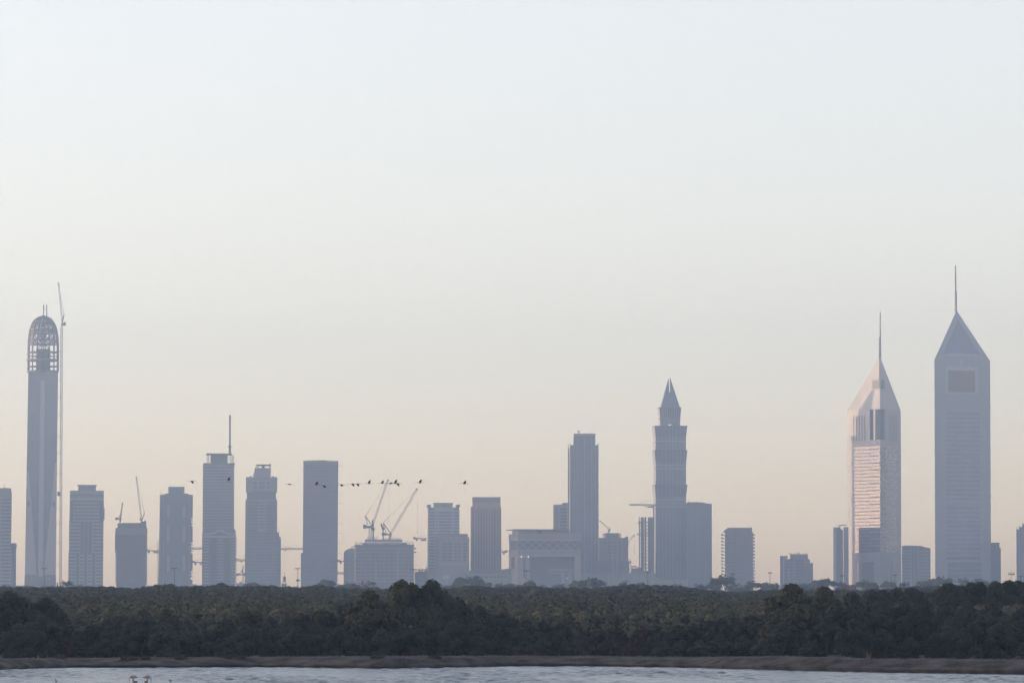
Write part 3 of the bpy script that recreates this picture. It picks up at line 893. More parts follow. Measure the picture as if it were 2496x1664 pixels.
def horned_towers():
    b = Build('horned_tower', 'white banded tower with two roof horns, its left edge in low sun', 'tower', 1082, 5585, rot=math.radians(3.4))
    b.box('wall', 'glass_blue', 1046, 1119, 1236, None, 1.2, 36)
    b.box('penthouse', 'concrete_pale', 1058, 1104, 1225.6, 1236, 5, 30)
    b.box('penthouse_cap', 'concrete', 1057.6, 1104.4, 1224.6, 1225.5, 4.6, 30.4)
    b.lathe('emblem_disc', 'concrete', [(2.6, 1233.5), (2.6, 1229)], 1084.3, 4.8, 12)
    for a, c in ((1043, 1050.4), (1114, 1121.4)):
        b.box('roof_horn', 'concrete', a, c, 1229, 1236, 1, 8)
        b.box('roof_horn', 'concrete', a, c, 1229, 1236, 28, 35)
    b.box('fascia', 'white_cladding', 1057, 1105, 1236.2, 1243, 0.2, 1.1)
    b.bands('floor_band', 'white_cladding', 1047.6, 1118, 1243, 1392, 7.6, 3.2, 0.2, 36.4)
    y = 1243
    while y < 1392:
        b.box('balcony', 'white_cladding', 1043.4, 1047.4, y, y + 3.2, 0.4, 36)
        b.box('balcony', 'white_cladding', 1118.2, 1121, y, y + 3.4, 0.6, 36)
        y += 7.6
    b.posts('pier', 'white_cladding', [1061, 1067.6, 1101, 1106.4], 2.6, 1236, 1392, -0.1, 1.15)
    b.box('side_wall', 'white_cladding', 1044.2, 1045.9, 1236, None, 3, 34)
    b.box('podium', 'concrete', 1040, 1122, 1392, None, -6, 40)
    c = Build('hotel_block', 'shorter pale block in front of the horned tower, with square dark windows', 'building', 1108, 5560)
    c.box('wall', 'sandstone', 1072, 1144, 1308, None, 0.8, 22)
    c.box('upper_storey', 'concrete', 1072.5, 1140, 1302, 1308, 2, 20)
    c.box('roof_slab', 'concrete_dark', 1072, 1140.6, 1300.6, 1301.9, 1.5, 20.4)
    c.box('side_wing', 'concrete', 1064, 1072, 1313, None, 2, 20)
    for yb in range(6):
        y = 1322.5 + yb * 7.95
        for a, d in ((1078.2, 1089), (1091, 1102.6), (1108.4, 1113), (1116.6, 1122.4), (1129.5, 1138)):
            c.box('window', 'glass_dark', a, d, y, y + 4.8, 0.66, 0.84)
    c.bands('floor_band', 'sandstone', 1076, 1141, 1319, 1372, 7.95, 1.6, 0.3, 0.78)
    c.posts('pier', 'sandstone', [1076, 1105.5, 1125.8, 1142.6], 2.4, 1308, 1376, 0.1, 0.8)
    for x in (1083, 1095, 1107, 1119, 1131):
        c.box('attic_window', 'glass_dark', x - 2, x + 2, 1312, 1315, 0.62, 0.84)
    c.box('podium', 'concrete', 1066, 1132, 1377, None, -4, 24)
    c.box('stair_tower', 'concrete_pale', 1129, 1137.8, 1372, None, -3, 2)


def bronze_tower():
    b = Build('bronze_tower', 'warm brown tower with thin vertical fins and a pale flat crown', 'tower', 1184, 5590)
    b.frustum('wall', 'tan_cladding', (1147.4, 1221.6, 1234), (1146.6, 1222.2, 1390), (1, 36), (1, 36))
    b.box('upper_shaft', 'tan_cladding', 1151.8, 1219.6, 1224, 1234, 3, 34)
    b.box('crown', 'concrete', 1151.4, 1220, 1212, 1224, 2.6, 34.4)
    b.box('parapet', 'concrete_dark', 1151, 1220.4, 1210.8, 1211.9, 2.2, 34.8)
    b.bar('antenna', 'steel_dark', [b.P(1201.5, 1211, 10), b.P(1201.5, 1204, 10)], 0.18)
    for x, y in ((1159.5, 1241), (1169, 1236), (1177, 1230), (1194.3, 1230), (1203.6, 1234), (1212.5, 1241)):
        b.box('fin', 'sandstone', x - 0.9, x + 0.9, y, 1390, -0.9, 1.0)
    for k in range(11):
        x = 1150.5 + k * 6.6
        b.box('glazing_strip', 'bronze_panel', x + 1.2, x + 4.4, 1240, 1388, 0.75, 1.02)
    b.box('podium', 'concrete', 1139, 1232, 1390, None, -6, 40)
    b.box('podium_screen', 'concrete_pale', 1152, 1226, 1399, 1402, -6.4, -6.02)


def gate_building():
    rot = math.radians(9.3)
    b = Build('gate_building', 'low square gateway building with a row of crosses below its heavy top', 'building', 1261.6, 5500, rot=rot)
    k = 1 / math.cos(rot)
    s = 5500 / F
    x0 = 1261.6

    def px(p):
        return x0 + (p - x0) * k
    R = px(1416)
    D = 60.0
    b.box('top_beam', 'sandstone', x0, R, 1300, 1317.6, 0, D)
    b.box('lower_beam', 'sandstone', x0, R, 1338.3, 1356, 0, D)
    b.box('inner_glazing', 'glass_dark', x0 + 4, R - 4, 1317.6, 1338.3, 3, D - 3)
    n = 7
    for i in range(n):
        a = x0 + 3 + (R - x0 - 6) * i / n
        c = x0 + 3 + (R - x0 - 6) * (i + 1) / n
        b.bar('cross_brace', 'sandstone', [b.P(a, 1317.6, 1.2), b.P(c, 1338.3, 1.2)], 0.42)
        b.bar('cross_brace', 'sandstone', [b.P(c, 1317.6, 2.1), b.P(a, 1338.3, 2.1)], 0.42)
    for i in range(9):
        y = 2 + i * (D - 4) / 8
        b.bar('side_fin', 'sandstone', [Vector((0.9, y, b.Z(1338.3))), Vector((0.9, y, b.Z(1317.6)))], 0.6)
    for i in range(24):
        x = x0 + 5 + i * (R - x0 - 10) / 23
        b.box('slot_window', 'glass_dark', x - 0.9, x + 0.9, 1304.5, 1312.5, -0.1, 0.15)
        b.box('slot_window', 'glass_dark', x - 0.9, x + 0.9, 1342, 1350, -0.1, 0.15)
    for a, c in ((x0 + 0.2, px(1291)), (px(1402), R - 0.2)):
        b.box('leg', 'sandstone', a, c, 1356, None, 0.2, D - 0.2)
    b.box('leg_recess', 'glass_dark', px(1275), px(1281), 1362, 1408, -0.1, 0.4)
    b.box('archway_glazing', 'concrete_dark', px(1291), px(1402), 1356, None, 12, D - 2)
    b.box('sign_band', 'concrete_pale', px(1339.7), px(1401), 1386, 1390.6, 6, 10)
    b.box('sign_band', 'concrete_pale', px(1341.4), px(1400.5), 1394, 1396.6, 7, 10)
    for a, c in ((1371, 1379), (1389, 1397)):
        b.box('portal_column', 'concrete_pale', px(a), px(c), 1397, None, 8, 12)
    b.box('frame_beam', 'concrete_pale', px(1343), px(1365), 1360.5, 1363.5, 8, 11)
    b.box('ledge', 'concrete_pale', x0 + 0.4, px(1293), 1357.4, 1359.4, -1.4, 0.1)
    b.box('side_window', 'glass_dark', x0 - 0.35, x0 + 0.2, 1357, 1385, 20, 42)
    b.box('penthouse', 'concrete_pale', px(1267), px(1392), 1291, 1300, 8, D - 10)
    b.box('penthouse_recess', 'glass_dark', px(1312), px(1324), 1291.6, 1299.6, 7.6, 8.2)
    b.box('roof_canopy', 'concrete_dark', px(1256), px(1396), 1289, 1290.8, -3, D + 3)
    for q in (1267.5, 1271.5, 1275.5, 1280):
        b.box('canopy_post', 'sandstone', px(q) - 0.5, px(q) + 0.5, 1290.9, 1300, 1, 2)
    for q, y in ((1270.4, 1355.6), (1287.4, 1355.6)):
        b.lathe('ceiling_lamp', 'lamp_lit', [(0.3, y + 1.2), (0.7, y + 0.8), (0.7, y), (0.3, y - 0.4)], px(q), -1.0, 8)
    b.lathe('portal_lamp', 'lamp_lit', [(0.3, 1409), (0.8, 1408.4), (0.8, 1407.2), (0.3, 1406.6)], px(1385), 7.2, 8)


def slim_tall_tower():
    c = Build('small_tower', 'small pale tower with dark windows left of the tall dark tower', 'tower', 1366, 5640)
    c.box('wall', 'concrete_pale', 1350.4, 1384, 1229, None, 0.8, 26)
    c.box('roof_room', 'concrete', 1370, 1384, 1224.8, 1229, 4, 20)
    c.box('corner_pier', 'sandstone', 1348.6, 1350.2, 1229.4, None, 2, 24)
    for r in range(8):
        y = 1238 + r * 7.8
        c.box('window', 'glass_dark', 1366, 1381, y, y + 4.6, 0.62, 0.84)
        c.box('window', 'glass_dark', 1356.5, 1359, y, y + 4.6, 0.62, 0.84)
        c.box('corner_slab', 'sandstone', 1350.2, 1354.4, y, y + 3, 0.2, 0.9)
    b = Build('dark_tower', 'tall slim dark glass tower with a narrower raised top', 'tower', 1424, 5600)
    b.box('wall', 'glass_blue', 1389.3, 1459, 1084, None, 1.0, 34)
    b.box('upper_shaft', 'glass_blue', 1399, 1451, 1062, 1084, 1.0, 32)
    b.box('crown', 'concrete_pale', 1398.6, 1451.4, 1056, 1062, 0.4, 32.6)
    for x in (1390, 1458.2):
        b.box('corner_post', 'concrete_dark', x - 0.8, x + 0.8, 1080, 1084, 1, 4)
    b.posts('mullion', 'concrete_pale', [1398.6, 1407.5, 1425, 1442.3, 1450.6], 1.4, 1063, None, 0.3, 1.02)
    b.posts('mullion', 'concrete', [1391, 1457], 1.0, 1085, None, 0.5, 1.02)
    b.bands('floor_band', 'concrete_dark', 1391.4, 1456.6, 1090, 1420, 7.4, 1.2, 0.62, 1.02)
    b.bar('roof_crane', 'steel_dark', [b.P(1411.5, 1056, 8), b.P(1411.5, 1050.5, 8)], 0.4)
    b.bar('roof_crane', 'steel_dark', [b.P(1406, 1049.6, 8), b.P(1413.5, 1051, 8)], 0.3)
    b.box('roof_plant', 'concrete_dark', 1409.5, 1413, 1049, 1052.6, 7, 9)
    h = Build('builders_hoist', 'sunlit hoist mast running up the left side of the tall dark tower', 'hoist', 1386, 5606)
    y = 1092.0
    while y < 1296:
        h.box('mast_panel', 'sandstone', 1384.2, 1388.2, y, y + 15.2, 4, 9)
        h.box('wall_bracket', 'steel_grey', 1383.6, 1389.6, y + 15.3, y + 16.7, 4.4, 8.6)
        y += 16.9
    h.box('lower_mast', 'concrete', 1384.2, 1388.2, 1296, None, 4, 9)
    h.box('hoist_head', 'steel_dark', 1384.6, 1386, 1081, 1092, 5, 8)


def stepped_site_block():
    b = Build('stepped_block', 'mid-height unfinished grey block right of the tall dark tower', 'building', 1495, 5585)
    b.box('wall', 'concrete', 1459.4, 1524, 1310, None, 1, 32)
    b.box('core', 'concrete', 1475, 1509, 1300.4, 1310, 4, 28)
    b.prism('roof_slab', 'concrete_dark', [(1475, 1300.4), (1474, 1298.6), (1509.6, 1298.4), (1508.6, 1300.4)], 3, 29)
    b.box('stair_core', 'concrete', 1524, 1531.2, 1306.6, None, 2, 30)
    b.posts('pier', 'concrete_pale', [1463, 1470, 1479, 1493, 1505, 1516], 2.0, 1311, 1395, 0.5, 1.05)
    b.bands('floor_band', 'concrete_pale', 1478, 1512, 1317, 1395, 8.2, 2.0, 0.6, 1.04)
    for r in range(9):
        for x in (1482, 1487.5, 1498, 1510.4):
            b.box('window', 'glass_dark', x - 1.6, x + 1.6, 1320.5 + r * 8.2, 1324.5 + r * 8.2, 0.7, 1.03)
    for x in (1470, 1473, 1510.5, 1513):
        b.bar('scaffold_post', 'steel_grey', [b.P(x, 1310, 6), b.P(x, 1299.5, 6)], 0.3)
    for y in (1301, 1305):
        b.bar('scaffold_rail', 'steel_grey', [b.P(1469, y, 6), b.P(1475, y, 6)], 0.25)
        b.bar('scaffold_rail', 'steel_grey', [b.P(1509, y, 6), b.P(1514, y, 6)], 0.25)
    b.box('lower_block', 'concrete_dark', 1456, 1534, 1367, None, -6, 34)
    b.posts('pier', 'concrete_pale', [1494.5, 1504], 2.6, 1364, None, -6.5, -5.9)
    b.box('platform', 'concrete_dark', 1531.4, 1538.6, 1367, 1371, -2, 10)
    for x in (1532.6, 1537):
        b.box('platform_post', 'concrete_dark', x - 0.7, x + 0.7, 1371, None, 0, 1.6)
        b.bar('rebar', 'steel_grey', [b.P(x, 1367, 2), b.P(x, 1361.5, 2)], 0.3)
    luffing_crane('small crane leaning left on the roof of the mid-height unfinished block', 5592, (1483.4, 1293, 1298.4), (1463, 1269), (1485, 1291.5), (1487.5, 1287),
                  (1482, 1487, 1290.4, 1294), 2.0, 1.3, z_base=wz(1298.4, 5592), cab=(1484, 1486.4, 1290, 1293.6), r=0.2)
    luffing_crane('crane with thin jib rising right of the mid-height unfinished block', 5640, (1527, 1326, None), (1545.4, 1303.9), (1528, 1325), (1524, 1316),
                  (1521, 1529, 1324, 1327.6), 3.0, 1.8, hook=1345, r=0.22)
    c = Build('low_site_building', 'low open concrete frame between the mid-height block and the skeleton tower', 'building', 1548, 5575)
    c.box('floor_slab', 'concrete_dark', 1538.6, 1551.6, 1378.4, 1380.6, 0, 18)
    c.box('floor_slab', 'concrete_dark', 1538.6, 1562, 1384.5, 1390, 0, 18)
    for x in (1539.4, 1542.4, 1545.2, 1548, 1551):
        c.box('column', 'concrete_dark', x - 0.6, x + 0.6, 1380.6, 1384.5, 0.3, 1.6)
    c.box('side_stub', 'concrete', 1553, 1557, 1381, 1384.5, 2, 10)
    c.box('wall', 'concrete', 1538.6, 1562, 1390, None, 0, 18)


def skeleton_tower():
    b = Build('skeleton_tower', 'bare concrete skeleton tower with see-through openings left of the pyramid-topped tower', 'tower', 1575, 5585)
    D = 22
    for a, c in ((1557.2, 1559.6), (1562, 1569.6), (1571, 1575.4), (1579.2, 1594.2)):
        top = {1557.2: 1259.6, 1562: 1259.8, 1571: 1259.6, 1579.2: 1259.6}[a]
        b.box('column', 'concrete_dark', a, c, top, None, 0.5, D)
    y = 1270
    while y < 1400:
        b.box('floor_slab', 'concrete', 1557, 1594.6, y, y + 2.6, 0, D + 0.6)
        y += 8.6
    b.box('base_wall', 'concrete', 1556.6, 1595, 1392.4, None, -0.6, D + 1.2)
    for y, x in ((1272, 1554.4), (1300, 1552.2)):
        b.box('safety_deck', 'concrete_dark', x, 1561, y, y + 2.4, -1.6, D)
        b.box('safety_deck', 'concrete_dark', 1561, 1594, y, y + 1.8, -1.6, -0.02)


def pyramid_tower():
    b = Build('pyramid_tower', 'blue-grey tower with flared tiers and a sharp split pyramid top', 'tower', 1632.5, 5632, rot=math.radians(3.0))
    b.root.scale = (0.95, 1, 1)
    b.root.location.x += 1.4
    D = 36.0
    c = D / 2

    def tier(name, x0, x1, y0, x2, x3, y1, mat='glass_blue'):
        # depth follows the width
        w0, w1 = (x1 - x0) * 5622 / F, (x3 - x2) * 5622 / F
        return b.frustum(name, mat, (x0, x1, y0), (x2, x3, y1), (c - w0 / 2, c + w0 / 2), (c - w1 / 2, c + w1 / 2))
    bod = (1593.2, 1671.6)
    tier('base', 1592.6, 1672.2, 1402.5, 1591.4, 1673.4, None, 'concrete_pale')
    tier('shaft', bod[0], bod[1], 1210, bod[0] - 0.8, bod[1] + 0.4, 1402.5)
    for y0, y1 in ((1181.6, 1210), (1097.7, 1126), (1038.4, 1064)):
        tier('flared_tier', 1590.4, 1674.6, y0, bod[0], bod[1], y1)
        tier('tier_lip', 1589.8, 1675.2, y0 - 1.4, 1590.6, 1674.4, y0 + 0.8, 'concrete')
    tier('shaft', bod[0] + 0.3, bod[1] - 0.3, 1126, bod[0] + 0.3, bod[1] - 0.3, 1183)
    tier('shaft', bod[0] + 0.3, bod[1] - 0.3, 1064, bod[0] + 0.3, bod[1] - 0.3, 1099)
    w = (bod[1] - bod[0]) * 5622 / F
    f = c - w / 2
    for y in (1075, 1133.5, 1141.5, 1218, 1226.4, 1234.6, 1377.2, 1385.2, 1393.2, 1401):
        tier('ledge_band', bod[0] - 0.5, bod[1] + 0.5, y - 1.1, bod[0] - 0.5, bod[1] + 0.5, y + 1.1, 'white_cladding')
    for k in range(8):
        x = 1600.8 + k * 9.2
        for a, e in ((1066, 1096), (1128, 1180), (1212, 1402)):
            b.box('pilaster', 'concrete_pale', x - 0.7, x + 0.7, a, e, f - 0.35, f + 0.4)
        for a, e in ((1040, 1066), (1099, 1128), (1183, 1212)):
            wt = (1674.6 - 1590.4) * 5622 / F
            ft = c - wt / 2
            xo = 1632.5 + (x - 1632.5) * 1.05
            vs = [b.P(xo - 0.7, a, ft - 0.3), b.P(xo + 0.7, a, ft - 0.3), b.P(xo + 0.7, a, ft + 0.5), b.P(xo - 0.7, a, ft + 0.5),
                  b.P(x - 0.7, e, f - 0.3), b.P(x + 0.7, e, f - 0.3), b.P(x + 0.7, e, f + 0.5), b.P(x - 0.7, e, f + 0.5)]
            mesh_object('pilaster', vs, [(0, 3, 2, 1), (4, 5, 6, 7), (0, 1, 5, 4), (1, 2, 6, 5), (2, 3, 7, 6), (3, 0, 4, 7)], 'concrete_pale', b.root)
    # upper drum with a see-through opening
    ux0, ux1 = 1606.4, 1658
    uw = (ux1 - ux0) * 5622 / F
    u0, u1 = c - uw / 2, c + uw / 2
    b.box('upper_shaft', 'glass_blue', ux0, 1628.2, 1031.8, 1038.4, u0, u1)
    b.box('upper_shaft', 'glass_blue', 1635.8, ux1, 1031.8, 1038.4, u0, u1)
    b.box('upper_shaft', 'glass_blue', ux0, ux1, 1017.7, 1031.8, u0, u1)
    tier('flared_tier', 1604, 1660.2, 993.8, ux0, ux1, 1017.7)
    tier('tier_lip', 1603, 1661, 992, 1603.8, 1660.4, 994.6, 'concrete')
    tier('tier_lip', 1605, 1659.2, 1016.6, 1605, 1659.2, 1018.8, 'concrete')
    for k in range(8):
        x = 1614 + k * 5.6
        xo = 1632 + (x - 1632) * 1.08
        a0 = c - (1660.2 - 1604) * 5622 / F / 2
        b.bar('fin', 'concrete_pale', [b.P(xo, 995, a0 - 0.1), b.P(x, 1016, u0 - 0.1)], 0.34)
    # split pyramid
    tier('pyramid_base', 1608.8, 1656.8, 990, 1608.2, 1657.4, 992.4, 'concrete')
    yt, ym = 922.6, 955
    fr = (990 - ym) / (990 - yt)
    lx, rx = 1608.8 + (1629 - 1608.8) * fr, 1656.8 + (1635.4 - 1656.8) * fr
    tier('pyramid', lx, rx, ym, 1608.8, 1656.8, 990)
    wm_, wt_ = (rx - lx) * 5622 / F, (1635.4 - 1629) * 5622 / F
    for xs in (((1629, 1630.4), (lx, 1630.4)), ((1633.6, 1635.4), (1633.6, rx))):
        (a, e), (g2, h) = xs
        b.frustum('pyramid_half', 'glass_blue', (a, e, yt), (g2, h, ym), (c - wt_ / 2, c + wt_ / 2), (c - wm_ / 2, c + wm_ / 2))
    b.bar('finial', 'steel_dark', [b.P(1635, 923, c), b.P(1633.4, 918.6, c)], 0.35)
    hammerhead_crane('crane whose thin level jib points left above the skeleton tower', 5660, 1594, 1230, 1534, 1610, 1216, weight_left=False, jib_h=3.0, mast_w=3.4, trolley=1574)
    e = Build('glass_block', 'plain greenish glass block attached right of the pyramid-topped tower', 'building', 1704, 5600)
    top = [(1672.4, 1226), (1676, 1224), (1686, 1223), (1700, 1223), (1716, 1224), (1722, 1226.4), (1735, 1227)]
    e.prism('wall', 'glass_green', [(1671.8, None)] + top + [(1735, None)], 0.6, 34)
    e.bands('floor_band', 'glass_blue', 1673.4, 1733.4, 1232, 1420, 7.6, 1.2, 0.2, 0.62)
    e.posts('mullion', 'concrete', [1686, 1697.6, 1706, 1720], 0.9, 1232, None, 0.15, 0.62)
    e.box('bay', 'glass_blue', 1692, 1706.4, 1390, None, -0.4, 0.58)
    e.box('roof_plant', 'concrete_dark', 1676, 1680, 1221.8, 1224, 6, 12)


def balcony_block():
    b = Build('balcony_block', 'block with sloped shoulders and a ladder of balconies down both sides', 'building', 1799, 5560)
    b.prism('wall', 'concrete_dark', [(1767, None), (1767, 1296), (1761.8, 1296), (1765, 1292.6), (1774.7, 1285.2), (1823.8, 1285.2), (1834.6, 1294.6), (1834.6, 1300), (1835.4, 1300), (1835.4, None)], 0, 30)
    y = 1301.0
    while y < 1424:
        b.box('balcony', 'concrete', 1757.6, 1766.8, y + 1.6, y + 3.2, 3, 27)
        b.box('balcony_wall', 'concrete_dark', 1758.2, 1761.6, y - 0.8, y + 1.5, 3, 27)
        b.box('balcony', 'concrete_dark', 1835.6, 1840, y - 0.6, y + 3.2, 3, 27)
        y += 8.02
    b.bands('floor_band', 'concrete', 1768, 1834.8, 1301, 1424, 8.02, 2.2, -0.3, -0.02)
    b.posts('pier', 'concrete', [1783, 1800, 1818], 1.6, 1290, None, -0.36, -0.04)
    b.box('roof_plant', 'concrete', 1827, 1833, 1284.4, 1291, 10, 16)


def twin_slab_block():
    b = Build('stepped_office_block', 'low stepped block with one pale vertical strip at its left', 'building', 1941, 5575)
    b.box('side_slab', 'concrete_dark', 1901.2, 1908.2, 1354, None, 0, 24)
    b.box('light_strip', 'white_cladding', 1908.4, 1911.4, 1361, None, 0.8, 20)
    b.box('top_slab', 'concrete', 1908.4, 1919.6, 1354, 1360.8, 0, 24)
    b.box('wall', 'glass_dark', 1911.6, 1957, 1361.6, None, -0.4, 24)
    b.box('upper_block', 'concrete', 1925.8, 1969, 1350, 1361.4, 6, 24)
    b.box('upper_block', 'concrete', 1957.2, 1969, 1361.4, 1372, 4, 24)
    b.box('stair_core', 'concrete_dark', 1969, 1973.8, 1362, 1371, 6, 20)
    b.box('wall', 'concrete_dark', 1957.2, 1981.4, 1371.4, None, 0.2, 24)
    for x, h in ((1924.6, 4), (1928, 2), (1935, 2.6), (1939, 2.4), (1945, 4.6), (1947, 4), (1956, 2), (1961, 2.2), (1966, 2.4)):
        b.box('roof_plant', 'concrete_dark', x - 1.1, x + 1.1, 1350 - h, 1350, 8, 12)
    b.bands('floor_band', 'concrete', 1914, 1955, 1369, 1420, 7.6, 2, -0.8, -0.42)
    b.posts('pier', 'concrete', [1932.6, 1936.4], 1.8, 1362, None, -0.9, -0.44)
    for r in range(4):
        b.box('window', 'concrete_pale', 1919, 1925, 1386 + r * 7.6, 1389 + r * 7.6, -0.62, -0.42)


def slim_slab():
    b = Build('slim_slab_tower', 'slim dark slab tower with a pale strip, left of the sunlit pyramid tower', 'tower', 2043, 5575)
    b.box('side_fin', 'concrete_dark', 2031.2, 2033.6, 1284.2, None, 0, 22)
    b.box('light_strip', 'white_cladding', 2033.8, 2037.8, 1291.4, None, 0.6, 18)
    b.box('top_slab', 'concrete', 2033.8, 2037.8, 1284.2, 1291.2, 0, 22)
    b.prism('wall', 'glass_dark', [(2038, None), (2038, 1284.2), (2046, 1284.2), (2054.6, 1293), (2054.6, None)], 0.2, 22)
    b.bands('floor_band', 'concrete_dark', 2039, 2054, 1296, 1420, 7.4, 1.4, -0.2, 0.18)
    b.prism('helideck', 'concrete_dark', [(2040.8, 1279), (2041.5, 1278), (2063.6, 1277.8), (2063.6, 1279.2), (2050, 1280)], 4, 18)
    b.box('helideck_stem', 'concrete_dark', 2046, 2048.4, 1279.8, 1284.2, 9, 12)


def tri_face(b, A, B_, u0, u1, py0, py1, proud, mat, name, parent=None, back=0.1):
    """A thin slab lying on the vertical wall from A to B_ (world xy relative to b.root), between fractions u0 and u1."""
    A, B_ = Vector(A), Vector(B_)
    t = (B_ - A)
    n = Vector((t.y, -t.x)).normalized()
    p, q = A + t * u0, A + t * u1
    vs = []
    for z in (b.Z(py1), b.Z(py0)):
        for e, o in ((p, proud), (q, proud), (q, -back), (p, -back)):
            w = e + n * o
            vs.append((w.x, w.y, z))
    return mesh_object(name, vs, [(0, 3, 2, 1), (4, 5, 6, 7), (0, 1, 5, 4), (1, 2, 6, 5), (2, 3, 7, 6), (3, 0, 4, 7)], mat, parent or b.root)


def poly_prism(b, name, mat, pts, z0, z1, parent=None):
    n = len(pts)
    vs = [(p[0], p[1], z0) for p in pts] + [(p[0], p[1], z1) for p in pts]
    fs = [tuple(range(n - 1, -1, -1)), tuple(range(n, 2 * n))] + [(i, (i + 1) % n, (i + 1) % n + n, i + n) for i in range(n)]
    return mesh_object(name, vs, fs, mat, parent or b.root)


def sunlit_tower():
    Y = 5600
    b = Build('pyramid_roof_tower', 'silver triangular tower with sunlit left face, pointed roof and spire', 'tower', 2146, Y, rot=0.0)
    dl, dr = 54.0, 47.5
    N = Vector((0, 0))
    L = Vector((wx(2065.5, Y + dl) - b.x0, dl))
    R = Vector((wx(2196.6, Y + dr) - b.x0, dr))
    zt = b.Z(996.5)
    yn = 1070.7
    poly_prism(b, 'wall', 'aluminium_sunlit', [L, N, R], 0, b.Z(yn))
    # notched corner storey
    tl = 25 / 80.5
    tr = 13 / 50.5
    P1, P2 = N.lerp(L, tl), N.lerp(R, tr)
    I = P1 + (P2 - N) * 0.92
    poly_prism(b, 'notched_storey', 'aluminium_sunlit', [L, P1, I, P2, R], b.Z(yn) + 0.02, zt)
    cpt = N.lerp(I, 0.52)
    vs, fs = tube([(cpt.x, cpt.y, b.Z(yn)), (cpt.x, cpt.y, zt)], [4.6, 4.6], 16)
    mesh_object('corner_column', vs, fs, 'glass_mirror', b.root)
    dmid = N.lerp(I, 0.86)
    vs, fs = tube([(dmid.x + 1.0, dmid.y, b.Z(yn)), (dmid.x + 1.0, dmid.y, zt)], [6.4, 6.4], 14)
    mesh_object('recess_wall', vs, fs, 'bronze_panel', b.root)
    # roof
    ap = Vector((wx(2144.5, Y + 32, 866) - b.x0, 32.0))
    za = b.Z(864)
    vs = [(L.x, L.y, zt), (N.x, N.y, zt), (R.x, R.y, zt), (ap.x, ap.y, za)]
    mesh_object('roof', vs, [(0, 1, 3), (1, 2, 3), (2, 0, 3), (2, 1, 0)], 'aluminium_sunlit', b.root)
    V = lambda p, z: Vector((p.x, p.y, z))
    b.bar('roof_ridge', 'white_cladding', [V(ap, za), V(N, zt).lerp(V(ap, za), 0.42)], 0.9)
    # roof louvres on both front slopes
    for A_, e in ((L, 0.30), (R, 0.30)):
        for k in range(6):
            y = 925.5 + k * 3.7
            t = (996.5 - y) / (996.5 - 864)
            p = V(N, zt).lerp(V(ap, za), t)
            q0 = V(A_, zt).lerp(V(ap, za), t)
            q = p.lerp(q0, e / (1 - t) * 0.72)
            off = Vector((-0.35 if A_ is L else 0.3, -0.5, 0.25))
            b.bar('roof_louvre', 'steel_dark', [p.lerp(q, 0.06) + off, q + off], 0.42)
    # spire
    b.lathe('spire_base', 'steel_grey', [(3.8, 869), (3.2, 860), (3.0, 818)], 2144.6, ap.y, 10)
    b.lathe('spire', 'steel_grey', [(1.7, 818), (1.4, 757)], 2145.4, ap.y, 8)
    # slots
    for x in (2082, 2088.8, 2095.4, 2102.3, 2108.8):
        u = (x - 2065.5) / (2146 - 2065.5)
        tri_face(b, L, N, u - 0.018, u + 0.018, 1009.9, 1072.2, 0.06, 'steel_dark', 'slot')
    for x in (2170, 2175.5, 2181, 2186):
        u = (x - 2146) / (2196.6 - 2146)
        tri_face(b, N, R, u - 0.02, u + 0.02, 1010.5, 1072.6, 0.06, 'steel_grey', 'slot')
    # glass bands, one per floor
    y = 1087.0
    k = 0
    while y < 1347:
        if k % 2:
            tri_face(b, L, N, 0.23, 0.995, y, y + 5.9, 0.25, 'glass_mirror', 'glass_band')
        else:
            tri_face(b, L, N, 0.225, 0.69, y, y + 5.9, 0.25, 'glass_mirror', 'glass_band')
            tri_face(b, L, N, 0.70, 0.995, y - 0.9, y + 4.6, 0.25, 'glass_mirror', 'glass_band')
        tri_face(b, N, R, 0.005, 0.80, y, y + 5.9, 0.25, 'glass_mirror', 'glass_band')
        if k:
            tri_face(b, L, N, 0.23, 0.995, y - 2.5, y - 1.3, 0.14, 'glass_dark', 'sill_band')
        y += 8.42
        k += 1
    for a, c in ((0.28, 0.41), (0.45, 0.80)):
        tri_face(b, L, N, a, c, 1369, 1422, 0.15, 'glass_dark', 'portal_glazing')
    for a, c in ((0.26, 0.44), (0.52, 0.8)):
        tri_face(b, N, R, a, c, 1371, 1422, 0.15, 'glass_dark', 'portal_glazing')
    w = Build('podium_annex', 'low pale annex squeezed between the slim slab and the sunlit pyramid tower', 'building', 2061, 5610)
    w.box('wall', 'concrete_pale', 2055.8, 2068, 1285, None, 0, 30)
    w.box('parapet', 'concrete', 2056.2, 2068, 1284, 1284.9, 0.4, 29)
    w.bands('floor_band', 'concrete', 2057, 2067, 1292, 1420, 8.4, 1.4, -0.25, -0.02)


